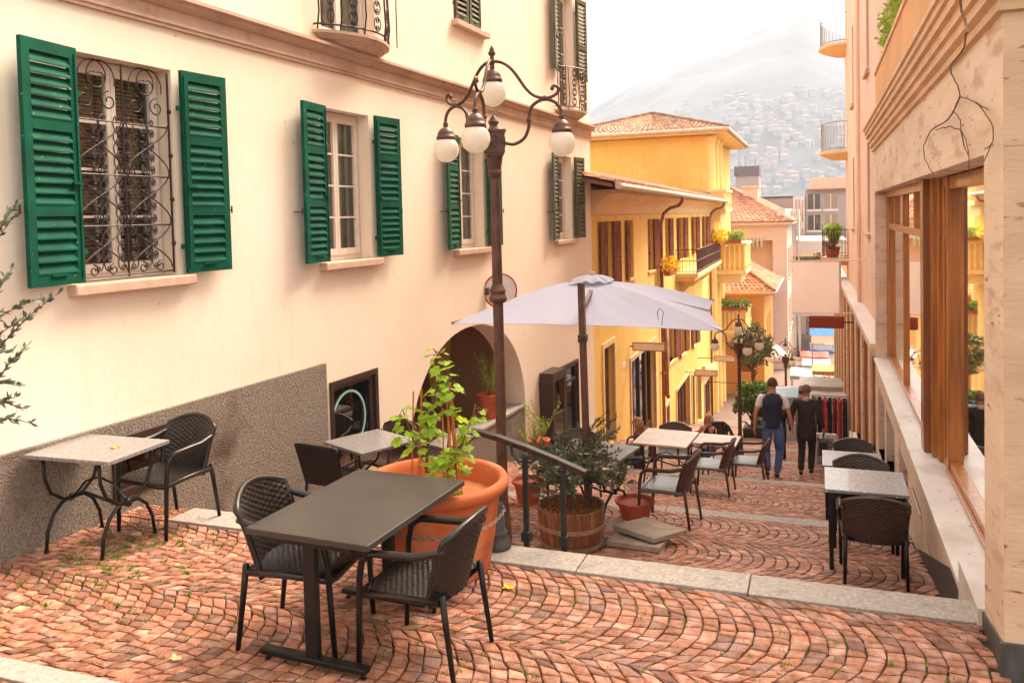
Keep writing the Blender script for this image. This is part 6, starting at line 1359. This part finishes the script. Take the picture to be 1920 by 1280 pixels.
    if tshirt:
        for s in (-1, 1): _, _, _, _, shd, e, h = L[s]; bake(skinmesh('sleeve', [[(tuple(V(shd)+V((-s*.05, 0, .01))), .070), (shd, .070), (tuple(V(shd).lerp(V(e), .5)), .064), (tuple(V(shd).lerp(V(e), .68)), .066)]], tshirt, body, 1))
    if jacket: c_ = MB(); c_.lathe([(.062, 1.50), (.068, 1.505), (.060, 1.545)], (0, 0, 0), 16); ob('collar', c_, shirt, body, local=True, smooth=True)
    return T
vp_ = atY(1449, 800, 15.7); g_ = gz(15.7)
person('man in a dark quilted vest, white t-shirt and blue jeans walking down the steps', (vp_.x, 15.7, g_-.01), R(4), 1.02, dict(lk=(-.11, .10, .50), la=(-.10, -.06, .12), lt=(-.11, .06, .04), rk=(.12, .03, .50), ra=(.06, -.10, .10), rt=(.05, .04, .04), le=(-.29, -.02, 1.14), lh=(-.31, .04, .88), re=(.28, -.03, 1.14), rh=(.33, .03, .88)), navy, vest=True, tshirt=shirt)
sp_ = atY(1512, 800, 16.3)
person('grey haired man in a dark suit walking down the steps with a black bag', (sp_.x, 16.3, gz(16.3)-.01), R(-4), .955, dict(lk=(-.09, .03, .50), la=(-.10, -.12, .12), lt=(-.11, .0, .05), rk=(.09, .10, .50), ra=(.07, .06, .10), rt=(.08, .19, .04), le=(-.28, -.04, 1.14), lh=(-.27, .05, .90), re=(.27, -.06, 1.14), rh=(.31, .02, .90)), suitm, trousers=suitm, jacket=True, hair=mat('greying_hair', (.16, .09, .065), .8, .3, 60))
def bag():
    c = V((sp_.x+.30, 16.32, gz(16.3)+.42)); T = thing('black_bag', 'black leather briefcase in the right hand of the man in the suit', 'bag', c); b = MB()
    b.prism([c+V((-.09, y, z)) for y, z in ((-.21, .03), (-.18, 0), (.18, 0), (.21, .03), (.19, .26), (.13, .31), (-.13, .31), (-.19, .26))], (.16, 0, 0)); ob('body', b, leath, T, bevel=.02); h = MB(); h.tube([c+V((-.01, -.08, .30)), c+V((-.01, -.07, .38)), c+V((-.01, 0, .41)), c+V((-.01, .07, .38)), c+V((-.01, .08, .30))], .011, 6); ob('handle', h, leath, T)
bag()
sit = dict(lk=(-.12, .40, .88), la=(-.12, .38, .46), lt=(-.12, .50, .42), rk=(.12, .40, .88), ra=(.12, .38, .46), rt=(.12, .50, .42), le=(-.27, .10, 1.14), lh=(-.14, .32, 1.08), re=(.27, .10, 1.14), rh=(.14, .32, 1.08))
q1 = atY(1330, 800, 16.5)
q1z = atY(1330, 790, 16.5).z
m5 = dup(m0, (q1.x, 16.5, gz(16.5)), R(150), 'armchair under the seated blonde woman behind the row of tables', G2)
person('seated woman with long blonde hair and a dark top behind the tables', (q1.x, 16.45, gz(16.5)-.44), R(150), .84, sit, blkc, hair=hairy, long_hair=True, jacket=False, detail=1)
q2 = atY(1197, 800, 14.2)
person('seated woman with long brown hair in a dark jacket beside the first shop window', (q2.x, 14.2, gz(14.2)-.44), R(100), .84, sit, mat('brown_jacket', (.10, .04, .03), .8, .15, 8), hair=mat('auburn_hair', (.30, .12, .05), .7, .25, 40), long_hair=True, jacket=True, detail=1)
dup(m0, (q2.x, 14.2, gz(14.2)), R(100), 'armchair under the brown haired woman beside the first shop window', G2)
# far walkers in the market
wk = [(1520, 722, 40, 'far passer-by in dark red walking by the golden stall', rust, blkc), (1510, 712, 44, 'far passer-by in a black jacket in the middle of the market lane', blkc, blkc), (1478, 707, 34, 'far passer-by in a black coat walking down towards the market stalls', blkc, jeans), (1487, 712, 36, 'far passer-by in a reddish top beside the one in a black coat', rust, blkc), (1470, 716, 29, 'far passer-by in a pale top just behind the man in the vest', whitem, jeans), (1502, 725, 31, 'far passer-by in a dark top right above the head of the man in the suit', blkc, blkc), (1494, 722, 38, 'far passer-by in a grey top between the market stalls', greyw, jeans), (1463, 820, 19.5, 'shorter passer-by in dark clothes seen between the two walking men', blkc, suitm)]
for i, (px, py, Y, lb, tp, tr) in enumerate(wk):
    q = atY(px, py, Y); person(lb, (q.x, Y, gz(Y)), R(rt.uniform(-20, 20)+(180 if i % 3 == 1 else 0)), 1.0 if i != 7 else .8, None, tp, trousers=tr, hair=blkc if i % 2 else hairb, jacket=True, detail=1)
# ---------------------------------------------------------------- market
stc = mat('stall_canvas', (.42, .37, .34), .85, .1, 4); stb = mat('stall_blue_canvas', (.28, .36, .44), .8, .1, 4)
def stall(px, pz, Y, w_, d_, h, cm, label, goods=None, seed=1, pitch=.25):
    rg = random.Random(seed); q = atY(px, pz, Y); x = q.x; g_ = gz(Y); T = thing('market_stall', label, 'market stall', (x, Y, g_), 0, 'market stalls down the street'); z = q.z; h = z-g_; w_ *= .82
    p = MB()
    for sx in (-1, 1):
        for sy in (-1, 1): p.tube([(x+sx*w_/2, Y+sy*d_/2, g_-.3), (x+sx*w_/2, Y+sy*d_/2, z)], .02, 5)
    ob('pole', p, steel, T); c = MB(); c.grid(lambda s, t: V((x+(s-.5)*w_*1.1, Y+(t-.5)*d_*1.1, z+pitch*(1-abs(2*t-1))+.02*math.sin(s*9))), 8, 6)
    for sy in (-1, 1): c.grid(lambda s, t, sy=sy: V((x+(s-.5)*w_*1.1, Y+sy*d_*.55, z-.18*t*(1+.2*math.sin(s*50)))), 16, 2)
    o_ = ob('canopy', c, cm, T, rn=False); tb = MB(); tb.box((x, Y, g_+.75), (w_*.95, d_*.8, .05)); tb.box((x, Y, g_+.4), (w_*.9, d_*.75, .6)); ob('table', tb, rt.choice([whitem, lblum, blum]), T); gd = MB()
    for k in range(36): gd.box((x+rg.uniform(-.45, .45)*w_, Y+rg.uniform(-.38, .38)*d_, g_+.82+rg.uniform(0, .06)), (rg.uniform(.06, .2), rg.uniform(.06, .2), rg.uniform(.04, .16)), rg.uniform(0, 3), a=rg.random())
    ob('goods', gd, MT['shop_goods'], T)
stall(1455, 733, 27.5, 1.5, 1.6, 2.2, stb, 'stall with a pale blue cover left of the head of the man in the suit', seed=1, pitch=.1)
stall(1545, 716, 33, 1.9, 1.6, 2.3, stc, 'stall with a broad white awning behind the clothes rack', seed=2, pitch=.12)
stall(1512, 698, 45, 1.7, 2, 2.3, stb, 'stall with a light blue canopy in the middle of the far market', seed=3)
stall(1530, 680, 54, 1.8, 2, 2.3, stc, 'small white topped stall beyond the light blue one', seed=4)
stall(1552, 690, 42, 1.5, 1.6, 2.3, goldm, 'stall with golden yellow goods and canopy at the right wall', seed=5, pitch=.08)
stall(1527, 665, 66, 2.2, 2, 2.4, redm, 'small red topped stall far down the street', seed=6)
stall(1540, 655, 76, 2.4, 2, 2.4, blum, 'small blue topped stall farthest down the street', seed=7)
stall(1552, 742, 26, 1.1, 1.0, 2.3, stc, 'white awninged stall directly behind the clothes rack poles', seed=9, pitch=.06)
def awning():
    Y = 46; a, b_ = atY(1521, 628, Y), atY(1574, 645, Y); T = thing('white_gazebo', 'white gazebo with a bright blue peak seen under the brown sign', 'gazebo', ((a.x+b_.x)/2, Y, gz(Y))); m_ = MB(); xc = (a.x+b_.x)/2; m_.box((xc, Y+1.2, (a.z+b_.z)/2), (b_.x-a.x, 2.4, a.z-b_.z)); ob('valance', m_, whitem, T)
    m_ = MB(); A = [V((a.x-.1, Y-.05, a.z)), V((b_.x+.1, Y-.05, a.z)), V((b_.x+.1, Y+2.5, a.z)), V((a.x-.1, Y+2.5, a.z)), V((xc, Y+1.2, a.z+.75))]; m_.add(A, [(0, 1, 4), (1, 2, 4), (2, 3, 4), (3, 0, 4), (0, 1, 2, 3)]); ob('peak', m_, blum, T)
    m_ = MB()
    for x in (a.x+.05, b_.x-.05):
        for y in (Y+.05, Y+2.3): m_.tube([(x, y, gz(Y)-.4), (x, y, b_.z)], .025, 5)
    ob('pole', m_, steel, T)
awning()
def clothes_rack():
    Y = 19.0; q = atY(1556, 742, Y); x = q.x; g_ = gz(Y); z = q.z; T = thing('clothes_rack', 'metal rail carrying black and red garments against the right wall', 'clothes rack', (x, Y, g_)); p = MB(); w_ = .36
    p.tube([(x-w_, Y, z), (x+w_, Y, z)], .015, 5)
    for s in (-1, 1): p.tube([(x+s*w_, Y-.2, g_), (x+s*w_, Y, z)], .014, 5); p.tube([(x+s*w_, Y+.2, g_), (x+s*w_, Y, z)], .014, 5)
    ob('frame', p, steel, T); rg = random.Random(4); cols = [mat('olive_cloth', (.12, .10, .03), .9), blkc, redm, blkc, mat('dark_red_cloth', (.30, .02, .015), .9), redm, blkc]
    for i in range(7):
        xx = x-w_+.07+i*.10; h = rg.uniform(.75, 1.1); m_ = MB(); m_.grid(lambda s, t: V((xx+.03*math.sin(s*9+i), Y-.2+.4*s*(1-.25*t)+.05*t, z-.03-h*(1-t)-.05*abs(2*s-1)*t)), 10, 6); o_ = ob('garment', m_, cols[i], None, ('olive green', 'black, leftmost black', 'red, left one', 'black, middle', 'dark red', 'bright red, rightmost', 'black, nearest the wall')[i]+' garment hanging on the rail at the right wall', 'garment', 'clothes hanging on the rail', loc=(xx, Y, z), rn=False); o_.modifiers.new('t', 'SOLIDIFY').thickness = .03
clothes_rack()
def bags_display():
    rg = random.Random(14); Y = 20.5
    for i, (px, py, m_, lb) in enumerate(((1541, 760, blkc, 'black'), (1545, 775, blum, 'dark blue'), (1548, 790, MT['shop_goods'], 'mixed brown'), (1530, 765, steel, 'grey'), (1553, 800, pav, 'beige'), (1536, 785, leath, 'glossy black'))):
        q = atY(px, py, Y-i*.1); T = thing('handbag', lb+' handbag hanging in the display left of the clothes rail', 'bag', (q.x, q.y, q.z-.15), 0, 'bags hanging in the display'); b = MB(); b.box(q, (.26, .12, .24)); ob('body', b, m_, T, bevel=.03); h = MB(); h.tube([q+V((-.08, 0, .1)), q+V((-.05, 0, .24)), q+V((.05, 0, .24)), q+V((.08, 0, .1))], .01, 5); ob('handle', h, leath, T)
    b = MB(); q = atY(1542, 740, 20.8); x = q.x
    T = thing('bag_stand', 'tall metal display stand holding the handbags', 'display stand', (x, 20.8, gz(20.8)))
    b.tube([(x-.2, 20.7, gz(20.8)), (x-.2, 20.7, q.z)], .015, 5); b.tube([(x+.35, 20.7, gz(20.8)), (x+.35, 20.7, q.z)], .015, 5)
    for k in range(5): b.tube([(x-.2, 20.7, q.z-k*.3), (x+.35, 20.7, q.z-k*.3)], .012, 5)
    ob('frame', b, steel, T)
    q = atY(1547, 812, 17.2); T = thing('poster_stand', 'small pale framed poster board on the ground before the clothes rail', 'notice board', (q.x, 17.2, gz(17.2))); b = MB(); b.box((q.x, 17.2, gz(17.2)+.38), (.40, .03, .72), rx=.15); ob('board', b, whitem, T); b = MB(); b.box((q.x, 17.172, gz(17.2)+.38), (.30, .012, .55), rx=.15); ob('poster', b, mat('poster_print', (.45, .38, .45), .7, .3, 4, dirt=[((.15, .12, .3), 5, .55, .05)]), T)
bags_display()
def left_canopies():
    T = thing('shop_awning', 'pair of narrow white folded awnings leaning out from the orange house', 'awning', (-3, 50, -6)); m_ = MB()
    for k in range(2): a, b_ = atY(1448+k*6, 655-k*6, 49), atY(1463+k*7, 672-k*5, 47); m_.bar(a, b_, .35, .12)
    ob('fabric', m_, whitem, T)
    T = thing('green_sign_box', 'small grey green box sign on the pink wall at the left foot of the street', 'sign', atY(1480, 680, 50)); a = atY(1480, 680, 50); m_ = MB(); m_.box(a, (.65, .3, .6)); ob('box', m_, mat('grey_green_panel', (.22, .24, .17), .7), T); m_ = MB(); m_.tube([a, a+V((-1.0, 0, 0))], .03, 5); ob('bracket', m_, iron, T)
left_canopies()
# ---------------------------------------------------------------- mountains with hillside houses
def hills():
    def ridge_mesh(name, Y0, sky, depth, seed, nx=110, ny=60):
        mb = MB(); 
        def zt(x):
            for (a, za), (b, zb) in zip(sky[:-1], sky[1:]):
                if a <= x <= b: t = (x-a)/(b-a); t = t*t*(3-2*t)*.4+t*.6; return za+(zb-za)*t
            return sky[0][1] if x < sky[0][0] else sky[-1][1]
        x0, x1 = sky[0][0], sky[-1][0]
        def fn(s, t):
            x = x0+(x1-x0)*s; H = zt(x)+8*noise.noise(V((x*.02, seed, 0)))+3*noise.noise(V((x*.09, seed, 1))); y = Y0+depth*t; k = math.sin(min(1, t*1.25)*math.pi/2)**1.25 if t < .8 else 1-(t-.8)*2.2
            z = -40+(H+40)*k+(1-abs(2*t-1))*(14*noise.noise(V((x*.012, y*.012, seed)))+6*noise.noise(V((x*.04, y*.04, seed)))); return V((x, y, z))
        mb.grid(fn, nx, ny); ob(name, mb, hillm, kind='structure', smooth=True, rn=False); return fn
    # peaks measured at the ridge distance of each hill
    def sk(pts, Y): return [(atY(px, py, Y).x, atY(px, py, Y).z) for px, py in pts]
    s1 = sk([(400, 420), (1080, 330), (1180, 205), (1260, 150), (1330, 118), (1400, 85), (1450, 62), (1505, 42), (1560, 75), (1640, 130), (1800, 180), (2300, 230)], 1500); fn = ridge_mesh('hillside', 700, [(x*1.0, z) for x, z in s1], 1000, 3.3)
    s2 = sk([(-400, 60), (700, 60), (1000, 90), (1105, 118), (1160, 140), (1215, 165), (1330, 230), (1500, 300)], 2300); ridge_mesh('far_hill', 1900, s2, 500, 9.1, 80, 30)
    rg = random.Random(40); n = 0; protos = {}
    while n < 170:
        px = rg.uniform(1370, 1585) if n > 25 else rg.uniform(1255, 1400); py = 360-((rg.random()**1.1)*185) if n > 25 else rg.uniform(190, 260)
        # march the ray to the hillside
        r_ = ray(px, py); hit = None
        for k in range(100):
            Y = 705+k*8; p = CC+r_*(Y/r_.y); s = (p.x-s1[0][0])/(s1[-1][0]-s1[0][0]); t = (Y-700)/1000
            if 0 < s < 1 and fn(s, t).z > p.z: hit = fn(s, t); break
        if not hit: n += 1; continue
        w_, d_, h = rg.uniform(4, 9), rg.uniform(4, 7), rg.uniform(3, 5.5); T = thing('hillside_house', 'small pale house among many scattered on the wooded hillside', 'house', hit, rg.uniform(-.4, .4), 'houses scattered on the hillside')
        if len(protos) < 6:
            m_ = MB(); m_.box((0, 0, h/2-2), (w_, d_, h+4)); a = ob('wall', m_, hbm, T, local=True); m_ = MB(); z = h; m_.add([(-w_/2-.4, -d_/2-.4, z), (w_/2+.4, -d_/2-.4, z), (w_/2+.4, d_/2+.4, z), (-w_/2-.4, d_/2+.4, z), (-w_/4, 0, z+2), (w_/4, 0, z+2)], [(0, 1, 5, 4), (1, 2, 5), (2, 3, 4, 5), (3, 0, 4), (0, 1, 2, 3)]); b = ob('roof', m_, hrm, T, local=True); protos[n] = (a, b)
        else:
            for o_ in rg.choice(list(protos.values())): c = o_.copy(); COL.objects.link(c); c.parent = T
        n += 1
hills()
# ---------------------------------------------------------------- haze
def haze():
    me = bpy.data.meshes.new('haze'); b = MB(); b.hexa([(-2600, -60, -45), (1500, -60, -45), (1500, 2600, -45), (-2600, 2600, -45), (-2600, -60, 345), (1500, -60, 345), (1500, 2600, 345), (-2600, 2600, 345)])
    m_ = bpy.data.materials.new('haze_air'); m_.use_nodes = True; nt = m_.node_tree; nt.nodes.clear(); o_ = nt.nodes.new('ShaderNodeOutputMaterial'); v = nt.nodes.new('ShaderNodeVolumePrincipled'); v.inputs['Density'].default_value = HAZE; v.inputs['Color'].default_value = (.80, .86, 1.0, 1); v.inputs['Anisotropy'].default_value = .1; nt.links.new(v.outputs[0], o_.inputs['Volume'])
    ob('haze', b, m_, None, kind='stuff')
HAZE = .00040
haze()
